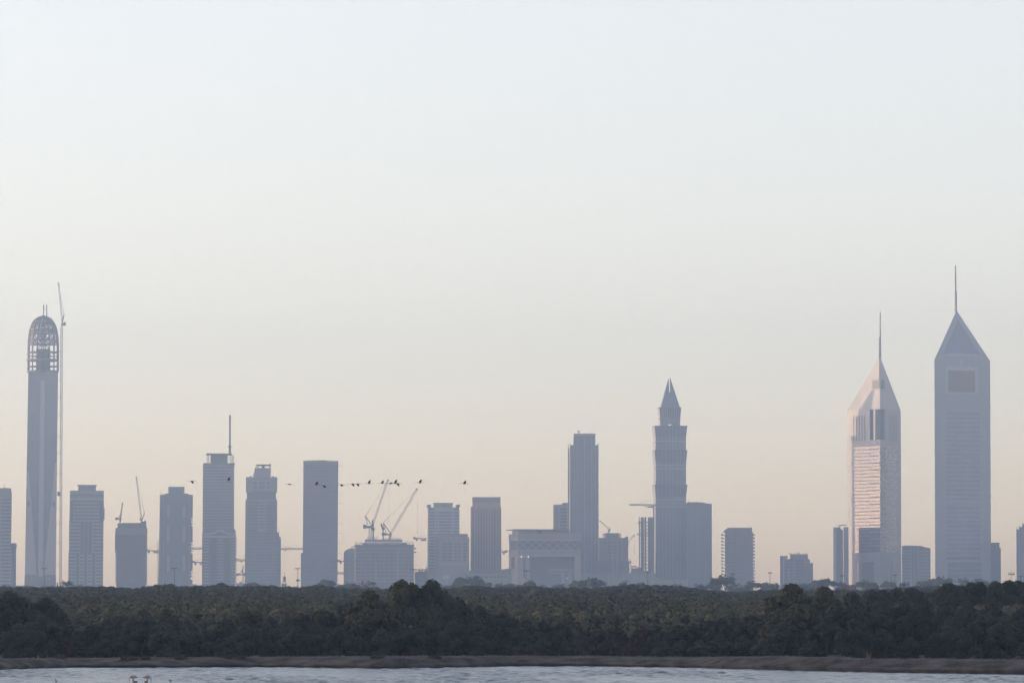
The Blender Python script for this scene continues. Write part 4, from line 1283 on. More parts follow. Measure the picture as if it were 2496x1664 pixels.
def office_tower():
    Y = 5590
    b = Build('pyramid_roof_tower', 'tallest tower on the right, shaded triangular face, off-centre pointed roof and spire', 'tower', 2346, Y, rot=0.0)
    th = math.radians(22.5)
    A = Vector((wx(2279, Y) - b.x0, 0.0))
    wB = 134.8 * Y / F
    B_ = Vector((wx(2415, Y + wB * math.tan(th)) - b.x0, wB * math.tan(th)))
    mid = (A + B_) / 2
    t = (B_ - A)
    C = mid + Vector((-t.y, t.x)) * 0.866
    zt = b.Z(877)
    poly_prism(b, 'wall', 'aluminium', [A, B_, C], 0, zt)
    ap = Vector((wx(2330, Y + 40, 754) - b.x0, (A.y + B_.y + C.y) / 3))
    za = b.Z(752.5)
    V = lambda p, z: Vector((p.x, p.y, z))
    mesh_object('roof', [V(A, zt), V(B_, zt), V(C, zt), V(ap, za)], [(0, 1, 3), (1, 2, 3), (2, 0, 3), (2, 1, 0)], 'aluminium', b.root)
    # glazed triangle inset on the roof slope
    off = Vector((0.12, -0.45, 0.22))
    a2 = V(A, zt).lerp(V(ap, za), 0.12)
    b2 = V(B_, zt).lerp(V(ap, za), 0.12)
    q = [a2.lerp(b2, 0.12) + off, a2.lerp(b2, 0.88) + off, V(ap, za).lerp((a2 + b2) / 2, 0.22) + off]
    mesh_object('roof_glazing', q + [p - off * 0.8 for p in q], [(0, 1, 2), (5, 4, 3), (0, 3, 4, 1), (1, 4, 5, 2), (2, 5, 3, 0)], 'glass_blue', b.root)
    b.bar('roof_sill', 'white_cladding', [a2.lerp(b2, 0.16) + off * 1.2 - Vector((0, 0, 1.2)), a2.lerp(b2, 0.80) + off * 1.2 - Vector((0, 0, 1.2))], 1.5)
    b.lathe('spire_base', 'steel_grey', [(3.6, 757), (3.0, 750), (2.9, 705)], 2329.6, ap.y, 10)
    b.lathe('spire', 'steel_grey', [(2.0, 705), (1.7, 643)], 2329, ap.y, 8)
    for k in range(9):
        b.lathe('spire_ring', 'steel_grey', [(2.5, 668 + k * 2.7), (2.5, 667 + k * 2.7)], 2329, ap.y, 10)
    fr = lambda x: (x - 2279) / (2415 - 2279)
    tri_face(b, A, B_, fr(2306.5), fr(2386.5), 892, 957.5, 0.10, 'white_cladding', 'panel_frame')
    tri_face(b, A, B_, fr(2312.7), fr(2377.7), 902, 954.6, 0.25, 'bronze_panel', 'recessed_panel')
    tri_face(b, A, B_, fr(2341), fr(2348), 873, 892, 0.2, 'white_cladding', 'stem')
    for y in (911, 920, 929, 938, 947):
        tri_face(b, A, B_, fr(2313), fr(2377.4), y, y + 0.8, 0.34, 'steel_grey', 'louvre_rail')
    y = 1004.0
    P = 10.96
    while y < 1350:
        if not 1218 < y + 3 < 1232:
            tri_face(b, A, B_, fr(2306.7), fr(2389), y, y + 6.0, 0.22, 'glass_blue', 'glass_band')
        y += P
    tri_face(b, A, B_, fr(2306.7), fr(2389), 1356.5, 1362.8, 0.22, 'glass_dark', 'glass_band')
    tri_face(b, A, B_, fr(2309), fr(2391), 1369, 1420, 0.2, 'glass_dark', 'portal_glazing')
    for y in (1382, 1395, 1408):
        tri_face(b, A, B_, fr(2309), fr(2391), y, y + 1.6, 0.4, 'aluminium', 'portal_rail')
    for y in (877.6, 990, 1100, 1209, 1318):
        for p in (A, B_):
            b.box('corner_light', 'steel_dark', 0, 0.01, 0, 0, 0, 0.01) if False else None
    for y in (879, 990.5, 1098.5, 1208.5, 1317.5):
        for p, sg in ((A, -1), (B_, 1)):
            me = box_mesh('facade_rail', 0.9, 0.9, 0.7, 'steel_dark')
            o = bpy.data.objects.new('facade_rail', me)
            COL.objects.link(o)
            o.parent = b.root
            o.location = (p.x + sg * 0.4, p.y - 0.3, b.Z(y))


def right_low_blocks():
    b = Build('banded_block', 'banded low block between the two pyramid-roofed towers', 'building', 2233, 5580)
    b.box('wall', 'glass_dark', 2198, 2250, 1331.4, None, 0.6, 26)
    b.box('wall', 'glass_dark', 2250, 2267.4, 1336.4, None, 0.6, 26)
    b.prism('roof_edge', 'concrete_dark', [(2198, 1331.4), (2198, 1330.4), (2205, 1328.6), (2245, 1329.4), (2250, 1332), (2267.6, 1335.4), (2267.6, 1336.6), (2250, 1336.4), (2250, 1331.4)], 0.2, 26)
    b.bands('floor_band', 'concrete', 2198.4, 2220, 1339, 1422, 8.0, 3.4, 0, 0.58)
    b.bands('floor_band', 'concrete', 2238, 2267.2, 1341, 1422, 8.0, 3.4, 0, 0.58)
    b.posts('pier', 'concrete', [2221.4, 2229, 2236.6], 2.6, 1333, None, -0.1, 0.58)
    b = Build('plain_block', 'narrow dark block just right of the tallest right-hand tower', 'building', 2428, 5640)
    b.box('wall', 'concrete_dark', 2412, 2435.6, 1322.6, None, 0.6, 26)
    b.box('side_bay', 'concrete', 2435.6, 2439, 1333.6, None, 2, 24)
    b.box('parapet', 'concrete', 2412, 2436, 1321.6, 1330, 0, 26.4)
    b.bands('floor_band', 'concrete', 2413, 2434.6, 1338, 1420, 8.0, 1.6, 0.3, 0.58)
    b = Build('ribbed_tower', 'ribbed stepped tower cut off by the right edge of the photo', 'tower', 2510, 5580)
    for a, c, y in ((2477.4, 2483, 1289), (2483.2, 2491.4, 1283), (2491.6, 2545, 1276)):
        b.box('wall', 'glass_blue', a, c, y, None, (2545 - a) * 0.02, 30)
    for x, y in ((2478, 1285), (2484, 1279.5), (2492.4, 1274), (2501, 1272)):
        b.box('rib', 'sandstone', x - 0.8, x + 0.8, y, None, -0.8, 1.6)
    b.posts('rib', 'concrete', [2488, 2496.6, 2505.4, 2512, 2520], 1.0, 1290, None, -0.3, 1.2)


def low_rise():
    b = Build('low_podium', 'low site buildings filling the gap right of the broad unfinished block', 'building', 1026, 5600)
    b.box('wall', 'concrete', 1011.5, 1046, 1392, None, 0, 24)
    b.box('roof_slab', 'concrete_dark', 1009.6, 1046, 1386.6, 1388.6, -1, 25)
    for x in (1020, 1027, 1035):
        b.box('infill_wall', 'concrete', x, x + 4.6, 1388.6, 1392, 0.4, 20)
    for x, h in ((1021, 2.4), (1026, 3.4), (1031, 1.8), (1040, 7), (1038.6, 4)):
        b.bar('roof_mast', 'steel_dark', [b.P(x, 1386.6, 6), b.P(x, 1386.6 - h, 6)], 0.35)
    b = Build('low_mall', 'long low building at the foot of the brown and horned towers', 'building', 1180, 5540)
    b.box('wall', 'concrete', 1046, 1262, 1396, None, 0, 18)
    b.prism('roof_edge', 'concrete_dark', [(1222, 1396), (1222, 1387), (1232, 1386), (1236, 1384.6), (1241, 1385), (1241, 1396)], 2, 18)
    b.bands('string_course', 'concrete_pale', 1140, 1238, 1399, 1412, 10, 1.6, -0.4, -0.02)
    b.posts('pier', 'concrete_pale', [1068, 1090, 1112, 1152, 1176, 1192, 1210, 1228], 1.6, 1397, None, -0.3, -0.03)
    for k in range(14):
        x = 1146 + k * 6.4
        b.box('window', 'glass_dark', x, x + 4.4, 1403, 1408, -0.16, -0.01)
    b = Build('billboard', 'small white billboard low in front of the pale square-windowed block', 'billboard', 1087.5, 5420)
    b.box('panel', 'white_cladding', 1080, 1095, 1401, 1410.4, 0, 1)
    for x in (1083, 1092):
        b.box('post', 'steel_grey', x - 0.6, x + 0.6, 1410.4, None, 0.2, 0.8)
    b = Build('low_warehouse', 'low flat building at the foot of the open-dome tower', 'building', 66, 5400)
    b.box('wall', 'concrete_pale', 38, 98, 1427, None, 0, 20)
    b.box('roof_slab', 'concrete', 37.4, 98.6, 1426, 1426.9, -0.6, 20.6)
    b = Build('low_shed', 'low pale building between the green glass tower and the arched tower', 'building', 481, 5500)
    b.box('wall', 'concrete_pale', 466, 480, 1423, None, 0, 20)
    b.box('wall', 'concrete_pale', 480, 494, 1425, None, 0.3, 20)
    b = Build('low_shed', 'low building with uneven roof between the arched and the helipad towers', 'building', 588, 5500)
    b.box('wall', 'concrete', 576, 603, 1421, None, 0, 20)
    b.box('roof_plant', 'concrete_dark', 584, 590, 1417, 1421, 4, 12)
    b = Build('low_shed', 'low stepped building right of the plain glass slab tower', 'building', 826, 5500)
    b.box('wall', 'concrete', 812, 827.4, 1421.4, None, 0, 20)
    b.box('wall', 'concrete', 827.4, 836.4, 1424, None, 0.3, 20)
    b = Build('site_podium', 'broad low podium at the foot of the skeleton and pyramid-topped towers', 'building', 1500, 5540)
    b.box('wall', 'concrete', 1416, 1600, 1396, None, 0, 20)
    b.box('wall', 'concrete', 1600, 1676, 1412, None, 0.4, 20)
    b.posts('pier', 'concrete_pale', [1432, 1458, 1484, 1496, 1520, 1544, 1568, 1590], 1.8, 1397, None, -0.3, -0.02)
    b.box('string_course', 'concrete_dark', 1602, 1674, 1421, 1423, 0.1, 0.38)


def sun_blockers_beyond_left():
    # unseen slabs added outside the frame to block low sun from bank and mangroves
    for i in range(12):
        Y = 330 + i * 150
        root = bpy.data.objects.new('sun_blocker_slab', None)
        COL.objects.link(root)
        root.location = (-1150 - (i % 3) * 30, Y, 0)
        tag(root, 'unseen slab added beyond the left edge to block the sun', 'building', 'added sun-blocking slabs beyond the left edge')
        h = 92 + (i * 37 % 5) * 4
        for nm, mt, w, d, hh, off in (('wall', 'concrete', 22, 146, h, (0, -73, 0)), ('roof_room', 'concrete_pale', 10, 40, 6, (0, -20, h))):
            o = bpy.data.objects.new(nm, box_mesh(nm, w, d, hh, mt))
            COL.objects.link(o)
            o.parent = root
            o.location = off
        for f_ in range(8):
            o = bpy.data.objects.new('window_band', box_mesh('window_band', 22.4, 138, 4, 'glass_dark'))
            COL.objects.link(o)
            o.parent = root
            o.location = (0, -69, 8 + f_ * 10)


sun_blockers_beyond_left()
left_edge_towers()
frame_dome_tower()
luffing_crane('very tall tower crane tied to the right side of the open-dome tower', 5583, (148.3, 796, None), (140.3, 690.5), (150, 786), (154.4, 764.6),
              (147.5, 158, 785, 792.5), 5.2, 3.0, ties=(856, 892, 927, 968, 1012, 1063, 1104, 1154, 1239, 1274, 1322, 1375), tie_x=138, rope_knot=(152, 756),
              hoist=(139.5, 147.5, 1198, 1208), d=0.0, r=0.3, cab=(147, 150.5, 789, 796))
window_cross_tower()
serrated_tower()
green_glass_tower()
arch_band_tower()
helipad_tower()
slab_tower()
construction_block()
horned_towers()
bronze_tower()
gate_building()
slim_tall_tower()
stepped_site_block()
skeleton_tower()
pyramid_tower()
balcony_block()
twin_slab_block()
slim_slab()
sunlit_tower()
office_tower()
right_low_blocks()
low_rise()
hammerhead_crane('level crane jib showing between the ragged unfinished tower and the green glass tower', 5680, 402, 1340.6, 355, 440, 1316, counter_len=40)
hammerhead_crane('upper of two level crane jibs showing between the green glass tower and the arched tower', 5690, 520, 1336.4, 466, 560, 1318, weight_left=False, jib_h=4.0)
hammerhead_crane('lower crane with hanging weights between the green glass tower and the arched tower', 5670, 502, 1369, 468, 548, 1358)
hammerhead_crane('level crane jib with trolley between the arched tower and the helipad tower', 5690, 615, 1364.6, 560, 650, 1346, weight_left=False, jib_h=4.0, trolley=589)
luffing_crane('small crane with near-upright jib left of the helipad tower, low down', 5650, (593, 1400, None), (593.4, 1379), (592, 1397), (591, 1388),
              (576, 597, 1396.6, 1401), 3.2, 2.2, r=0.22)
hammerhead_crane('level crane jib spanning the gap between the helipad tower and the slab tower', 5690, 640, 1337.4, 610, 745, 1316, weight_left=True, jib_h=3.6, trolley=694)
hammerhead_crane('crane counterweights showing between the slab tower and the round-shouldered block', 5660, 856, 1366.4, 822, 900, 1352)
hammerhead_crane('level crane jib low between the slab tower and the round-shouldered block', 5690, 790, 1396.4, 770, 845, 1386, weight_left=True, jib_h=4.0)
hammerhead_crane('crane with hanging counterweights pointing left of the horned tower', 5660, 1078, 1311, 1007, 1112, 1296)
hammerhead_crane('crane counterweight poking out right of the brown finned tower', 5670, 1196, 1343.6, 1160, 1237, 1336, weight_left=False)

# ------------------------------------------------------------------ trees
def leaf_cloud(seed, blobs, per_blob, leaf, up=0.35, fill=0.25):
    """Leaf-sized quads spread over and through a set of ellipsoids; returns verts and faces."""
    r = np.random.default_rng(seed)
    out = []
    for (cx, cy, cz, rx, ry, rz) in blobs:
        n = per_blob
        d = r.normal(size=(n, 3))
        d /= np.linalg.norm(d, axis=1)[:, None]
        d[:, 2] = np.where(d[:, 2] < -0.4, -d[:, 2], d[:, 2])
        rad = np.where(r.random(n) < fill, r.random(n) ** 0.5, 0.86 + 0.28 * r.random(n))
        c = np.array([cx, cy, cz]) + d * rad[:, None] * np.array([rx, ry, rz])
        nrm = d + r.normal(scale=0.30, size=(n, 3))
        nrm /= np.linalg.norm(nrm, axis=1)[:, None]
        t = np.cross(nrm, r.normal(size=(n, 3)) * 0.6 + np.array([0, 0, up]))
        t /= np.linalg.norm(t, axis=1)[:, None] + 1e-9
        u = np.cross(nrm, t)
        s = leaf * (0.6 + 0.8 * r.random(n))[:, None]
        a, b_ = t * s * 0.5, u * s * 0.85
        q = np.stack([c - b_, c + a * 0.9, c + b_, c - a * 0.9], axis=1)
        out.append(q.reshape(-1, 3))
    v = np.concatenate(out)
    v[:, 2] = np.maximum(v[:, 2], 0.02)
    v[:, 2] /= np.quantile(v[:, 2], 0.996)
    return v


def quads_mesh(name, v, mat):
    me = bpy.data.meshes.new(name)
    n = len(v) // 4
    me.vertices.add(len(v))
    me.vertices.foreach_set('co', v.astype(np.float32).ravel())
    me.loops.add(n * 4)
    me.loops.foreach_set('vertex_index', np.arange(n * 4, dtype=np.int32))
    me.polygons.add(n)
    me.polygons.foreach_set('loop_start', np.arange(0, n * 4, 4, dtype=np.int32))
    me.update(calc_edges=True)
    me.materials.append(M[mat])
    return me


def mangrove_blobs(seed, n=15):
    """Unit tree: height 1, width 1; upright overlapping clumps that reach the ground."""
    r = random.Random(seed)
    bl = []
    for i in range(n):
        a = r.uniform(0, 2 * math.pi)
        k = r.random() ** 0.6
        rad = 0.38 * k
        top = 1.0 - 0.34 * k ** 2 - r.uniform(0, 0.15)
        w = r.uniform(0.10, 0.19)
        h = r.uniform(0.10, 0.20)
        bl.append((math.cos(a) * rad, math.sin(a) * rad, max(h, top - h), w, w, h))
    bl.append((r.uniform(-0.06, 0.06), 0, 0.86, 0.13, 0.13, 0.14))
    for i in range(9):
        a = r.uniform(0, 2 * math.pi)
        rad = r.uniform(0.2, 0.4)
        bl.append((math.cos(a) * rad, math.sin(a) * rad, r.uniform(0.12, 0.4), r.uniform(0.11, 0.17), 0.14, r.uniform(0.12, 0.2)))
    return bl


def trunk_mesh(name, seed, h, r0, mat='bark', spread=0.25, limbs=4):
    r = random.Random(seed)
    vs, fs = [], []

    def add(path, rad):
        v, f = tube(path, rad, 6)
        k = len(vs)
        vs.extend(v)
        fs.extend([tuple(i + k for i in q) for q in f])
    fork = h * 0.34
    add([(0, 0, -0.05 * h), (0.02 * h, 0, fork * 0.5), (0, 0.01 * h, fork)], [r0, r0 * 0.8, r0 * 0.66])
    for i in range(limbs):
        a = 2 * math.pi * i / limbs + r.uniform(-0.4, 0.4)
        e = h * r.uniform(0.62, 0.85)
        sp = h * spread * r.uniform(0.6, 1.1)
        add([(0, 0.01 * h, fork * 0.92), (math.cos(a) * sp * 0.5, math.sin(a) * sp * 0.5, (fork + e) / 2), (math.cos(a) * sp, math.sin(a) * sp, e)],
            [r0 * 0.55, r0 * 0.38, r0 * 0.14])
    me = bpy.data.meshes.new(name)
    me.from_pydata([tuple(v) for v in vs], [], fs)
    me.materials.append(M[mat])
    return me


def unit_crowns(prefix, n, mat, per, leaf, seed0):
    return [quads_mesh(prefix, leaf_cloud(seed0 + i, mangrove_blobs(seed0 + i), per, leaf), mat) for i in range(n)]


CROWN_FRONT = unit_crowns('mangrove_crown', 7, 'leaf_mangrove', 400, 0.032, 100)
CROWN_OLIVE = unit_crowns('mangrove_crown', 2, 'leaf_olive', 400, 0.032, 150)
CROWN_TWIG = [quads_mesh('shrub_crown', leaf_cloud(300 + i, mangrove_blobs(300 + i), 170, 0.04, up=2.0), 'twig_brown') for i in range(2)]
CROWN_SHRUB = [quads_mesh('shrub_crown', leaf_cloud(320 + i, mangrove_blobs(320 + i, 9), 140, 0.06, up=1.2), 'shrub_grey') for i in range(2)]
TRUNK = [trunk_mesh('mangrove_trunk', 400 + i, 1.0, 0.035) for i in range(3)]


def plant(name, label, category, crown, trunk, loc, width, height, rz, depth=None, group=None):
    root = bpy.data.objects.new(name, None)
    COL.objects.link(root)
    root.location = loc
    root.rotation_euler = (0, 0, rz)
    tag(root, label, category, group)
    for nm, me in (('trunk', trunk), ('crown', crown)):
        o = bpy.data.objects.new(nm, me)
        COL.objects.link(o)
        o.parent = root
        o.scale = (width, depth or width, height)
    return root


LAND = [(13, 'the banded tower at the left edge'), (80, 'the left of the open-dome tower'), (128, 'the right of the open-dome tower'),
        (190, 'the left of the window-grid tower'), (235, 'the right of the window-grid tower'), (267, 'the gap after the window-grid tower'),
        (302, 'the left of the ragged unfinished tower'), (342, 'the right of the ragged unfinished tower'), (373, 'the gap before the green glass tower'),
        (410, 'the left of the green glass tower'), (448, 'the right of the green glass tower'), (481, 'the gap before the arched tower'),
        (514, 'the left of the arched tower'), (555, 'the right of the arched tower'), (588, 'the gap before the helipad tower'),
        (622, 'the left of the helipad tower'), (662, 'the right of the helipad tower'), (693, 'the minaret'), (720, 'the gap before the slab tower'),
        (758, 'the left of the slab tower'), (803, 'the right of the slab tower'), (850, 'the round-shouldered block'), (890, 'the left big crane'),
        (930, 'the middle of the broad unfinished block'), (985, 'the right end of the broad unfinished block'), (1026, 'the gap before the horned tower'),
        (1058, 'the left edge of the horned tower'), (1100, 'the square-windowed pale block'), (1165, 'the left of the brown finned tower'), (1205, 'the right of the brown finned tower'),
        (1250, 'the left end of the gateway building'), (1300, 'the middle of the gateway building'), (1355, 'the right part of the gateway building'), (1424, 'the tall dark tower'),
        (1495, 'the mid-height unfinished block'), (1545, 'the low open concrete frame'), (1576, 'the skeleton tower'), (1632, 'the split-pyramid tower'), (1703, 'the greenish glass block'),
        (1745, 'the gap before the balcony block'), (1780, 'the left of the balcony block'), (1820, 'the right of the balcony block'), (1868, 'the gap after the balcony block'),
        (1920, 'the left of the low stepped block'), (1960, 'the right of the low stepped block'), (2006, 'the gap before the slim slab'), (2043, 'the slim slab'),
        (2090, 'the left of the sunlit spire tower'), (2120, 'the bright glass of the sunlit spire tower'), (2165, 'the right of the sunlit spire tower'), (2233, 'the banded block between the spire towers'),
        (2274, 'the gap before the tallest right tower'), (2312, 'the left of the tallest right tower'), (2350, 'the middle of the tallest right tower'), (2395, 'the right of the tallest right tower'),
        (2428, 'the narrow block right of the tallest right tower'), (2462, 'the thin aerial pole'), (2490, 'the tower cut off at the right edge')]
USED = set()


def place_label(head, px):
    order = sorted(LAND, key=lambda t: abs(t[0] - px))
    for lx, ph in order[:8]:
        d = px - lx
        pre = 'below' if abs(d) < 14 else ('left below' if d < 0 else 'right below')
        for p in (pre, 'below'):
            lab = f'{head} {p} {ph}'
            if lab not in USED and len(lab.split()) <= 16:
                USED.add(lab)
                return lab
    lab = f'{head} {order[0][1]}'
    return lab


# outline of the front mangrove belt in the photograph (top of the crowns)
FRONT_TOP = [(-160, 1440), (-60, 1436), (0, 1434), (45, 1437), (85, 1441), (110, 1462), (135, 1480), (152, 1520), (170, 1570), (185, 1545), (215, 1530), (260, 1508), (330, 1490), (400, 1484),
             (440, 1500), (475, 1535), (495, 1560), (515, 1535), (545, 1514), (580, 1520), (600, 1490), (622, 1480), (650, 1500), (700, 1512), (740, 1500), (775, 1490), (820, 1500), (845, 1480),
             (866, 1446), (890, 1438), (915, 1428), (948, 1424), (966, 1416), (990, 1412), (1010, 1420), (1038, 1418), (1070, 1420), (1090, 1440), (1120, 1462), (1150, 1482), (1200, 1492), (1250, 1500),
             (1290, 1516), (1340, 1518), (1390, 1530), (1420, 1560), (1500, 1572), (1580, 1560), (1620, 1536), (1680, 1524), (1740, 1512), (1800, 1514), (1850, 1500), (1885, 1478), (1912, 1440),
             (1935, 1433), (1955, 1450), (1985, 1434), (2010, 1436), (2035, 1450), (2070, 1452), (2110, 1444), (2150, 1462), (2200, 1474), (2270, 1468), (2330, 1470), (2400, 1476), (2470, 1478), (2600, 1470)]
OLIVE = [(622, 1), (775, 1), (880, 1), (980, 1), (1930, 1), (1995, 1), (1860, 1), (400, 1), (1400, 1)]

r = random.Random(11)
px = -120.0
k = 0
while px < 2620:
    top = interp(FRONT_TOP, px)
    Y = r.uniform(512, 540)
    h = wz(top, Y) * r.uniform(0.93, 1.03)
    if 1405 < px < 1590:
        px += 60
        continue
    w = h * r.uniform(0.72, 1.0) + 0.8
    olive = any(abs(px - o[0]) < 22 for o in OLIVE) and r.random() < 0.8
    size = 'tall' if h > 6.2 else ('medium' if h > 4 else 'low')
    colr = 'olive-green' if olive else 'dark green'
    lab = place_label(f'{size} {colr} mangrove behind the bank,', px)
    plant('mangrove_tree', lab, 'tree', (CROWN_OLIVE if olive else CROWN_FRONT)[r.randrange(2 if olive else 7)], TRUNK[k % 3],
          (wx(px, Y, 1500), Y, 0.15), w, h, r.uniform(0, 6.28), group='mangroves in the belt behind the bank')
    px += w * F / Y * r.uniform(0.36, 0.5)
    k += 1
# lower bushes right behind the bank
px = -100.0
while px < 2600:
    top = interp(FRONT_TOP, px)
    Y = r.uniform(499, 508)
    lim = max(top + 28, 1500)
    h = max(1.6, wz(r.uniform(lim, 1568), Y))
    if 1410 < px < 1600 or 150 < px < 176:
        px += 30
        continue
    w = h * r.uniform(0.8, 1.15) + 0.8
    lab = place_label('young mangrove bush beside the bank,', px)
    plant('mangrove_bush', lab, 'bush', CROWN_FRONT[r.randrange(7)], TRUNK[k % 3], (wx(px, Y, 1550), Y, 0.15), w, h, r.uniform(0, 6.28), group='young mangroves at the foot of the belt')
    px += w * F / Y * r.uniform(0.5, 0.75)
    k += 1
# brown leafless bushes in the gaps
for px, top, wpx in ((1418, 1548, 46), (1452, 1538, 50), (1488, 1534, 54), (1522, 1532, 58), (1556, 1536, 50), (1588, 1546, 44), (1475, 1566, 40), (1505, 1562, 44), (1540, 1568, 42), (160, 1524, 30), (172, 1560, 26), (478, 1545, 30), (505, 1560, 34)):
    Y = r.uniform(500, 530) if top > 1550 else r.uniform(535, 560)
    h = wz(top, Y)
    plant('bare_bush', place_label('brown leafless bush,', px), 'bush', CROWN_TWIG[k % 2], TRUNK[k % 3], (wx(px, Y, 1560), Y, 0.15), wpx * Y / F, h, r.uniform(0, 6.28), group='brown bushes in the mangrove gaps')
    k += 1
# taller mangroves further back on the right, above the front belt
for i in range(29):
    px = 2118 + i * 14.5 + r.uniform(-8, 8)
    top = interp([(2100, 1444), (2160, 1438), (2260, 1440), (2290, 1432), (2336, 1423), (2362, 1420), (2412, 1427), (2440, 1422), (2470, 1420), (2620, 1426)], px) + r.choice((0, 2, 4, 8, 12, 18))
    Y = r.uniform(590, 690)
    h = wz(top, Y)
    plant('mangrove_tree', place_label('tall back-row mangrove,', px), 'tree', CROWN_FRONT[r.randrange(7)], TRUNK[k % 3], (wx(px, Y, 1450), Y, 0.15), h * r.uniform(0.7, 1.15), h, r.uniform(0, 6.28), group='tall back-row mangroves on the right')
    k += 1

# the mangrove wood behind the belt: one uncountable canopy
src_col = bpy.data.collections.new('canopy_source')
for i in range(4):
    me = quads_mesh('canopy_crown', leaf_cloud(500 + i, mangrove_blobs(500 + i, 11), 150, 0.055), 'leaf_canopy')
    src_col.objects.link(bpy.data.objects.new('canopy_crown', me))
TREE_LINE = [(-300, 1437), (0, 1436), (100, 1437), (180, 1436), (240, 1432), (310, 1438), (350, 1435), (420, 1427), (432, 1437), (470, 1431), (510, 1433), (540, 1428), (580, 1434), (640, 1431), (690, 1434), (730, 1436),
             (780, 1430), (830, 1437), (900, 1439), (1100, 1438), (1150, 1431), (1200, 1436), (1250, 1434), (1300, 1433), (1350, 1438), (1400, 1435), (1440, 1438), (1490, 1432), (1545, 1430), (1620, 1431), (1680, 1436),
             (1750, 1444), (1800, 1446), (1860, 1440), (1950, 1440), (2100, 1442), (2200, 1436), (2500, 1432), (2800, 1434)]
pts, scl, rot = [], [], []
Y = 556.0
while Y < 1560:
    half = 0.1015 * Y * 1.3 + 12
    step = 2.6 + (Y - 556) * 0.0028
    x = -half
    while x < half:
        xx = x + r.uniform(-0.4, 0.4) * step
        yy = Y + r.uniform(-0.5, 0.5) * step
        px = 1248 + xx / yy * F
        # canopy height grows slowly with distance so that the far trees make the tree line
        f = (yy - 556) / (1560 - 556)
        line = interp(TREE_LINE, px)
        target = 1500 + (line - 1500) * min(1.0, max(0.0, f) * 1.25) ** 0.42
        h = wz(target, yy) * (1.0 + 0.10 * noise.noise(Vector((xx * 0.03, yy * 0.03, 1))) + r.uniform(-0.09, 0.05))
        h = max(2.2, h)
        pts.append((xx, yy, 0.1))
        w = step * r.uniform(1.5, 2.1)
        scl.append((w, w, h))
        rot.append(r.uniform(0, 6.28))
        x += step
    Y += step * 1.15
pm = bpy.data.meshes.new('mangrove_wood')
pm.from_pydata(pts, [], [])
at = pm.attributes.new('tree_scale', 'FLOAT_VECTOR', 'POINT')
at.data.foreach_set('vector', np.array(scl, dtype=np.float32).ravel())
at = pm.attributes.new('tree_rot', 'FLOAT', 'POINT')
at.data.foreach_set('value', np.array(rot, dtype=np.float32))
wood = bpy.data.objects.new('mangrove_wood', pm)
COL.objects.link(wood)
structure(wood, 'stuff')
wood['label'] = 'dense mangrove wood stretching from the front belt to the tree line'
ng = bpy.data.node_groups.new('wood_scatter', 'GeometryNodeTree')
ng.interface.new_socket('Geometry', in_out='INPUT', socket_type='NodeSocketGeometry')
ng.interface.new_socket('Geometry', in_out='OUTPUT', socket_type='NodeSocketGeometry')
gi, go = ng.nodes.new('NodeGroupInput'), ng.nodes.new('NodeGroupOutput')
ci = ng.nodes.new('GeometryNodeCollectionInfo')
ci.inputs['Collection'].default_value = src_col
ci.inputs['Separate Children'].default_value = True
ci.inputs['Reset Children'].default_value = True
iop = ng.nodes.new('GeometryNodeInstanceOnPoints')
iop.inputs['Pick Instance'].default_value = True
na = ng.nodes.new('GeometryNodeInputNamedAttribute')
na.data_type = 'FLOAT_VECTOR'
na.inputs['Name'].default_value = 'tree_scale'
nr = ng.nodes.new('GeometryNodeInputNamedAttribute')
nr.data_type = 'FLOAT'
nr.inputs['Name'].default_value = 'tree_rot'
cx = ng.nodes.new('ShaderNodeCombineXYZ')
ri = ng.nodes.new('FunctionNodeRandomValue')
ri.data_type = 'INT'
ri.inputs['Min'].default_value = 0 if not ri.inputs['Min'].type == 'INT' else 0
for s_ in ri.inputs:
    if s_.type == 'INT' and s_.name == 'Max':
        s_.default_value = 3
    if s_.type == 'INT' and s_.name == 'Min':
        s_.default_value = 0
ng.links.new(gi.outputs[0], iop.inputs['Points'])
ng.links.new(ci.outputs[0], iop.inputs['Instance'])
ng.links.new(na.outputs['Attribute'], iop.inputs['Scale'])
ng.links.new(nr.outputs['Attribute'], cx.inputs['Z'])
ng.links.new(cx.outputs[0], iop.inputs['Rotation'])
for o_ in ri.outputs:
    if o_.type == 'INT':
        ng.links.new(o_, iop.inputs['Instance Index'])
ng.links.new(iop.outputs[0], go.inputs[0])
md = wood.modifiers.new('scatter', 'NODES')
md.node_group = ng


# hazy trees between the wood and the city
def far_blobs(seed):
    q = random.Random(seed)
    bl = [(0, 0, 0.62, 0.34, 0.34, 0.30)]
    for i in range(11):
        a = q.uniform(0, 6.28)
        k_ = q.uniform(0.2, 0.42)
        bl.append((math.cos(a) * k_, math.sin(a) * k_, q.uniform(0.42, 0.84) - k_ * 0.35, q.uniform(0.12, 0.2), 0.16, q.uniform(0.09, 0.16)))
    return bl


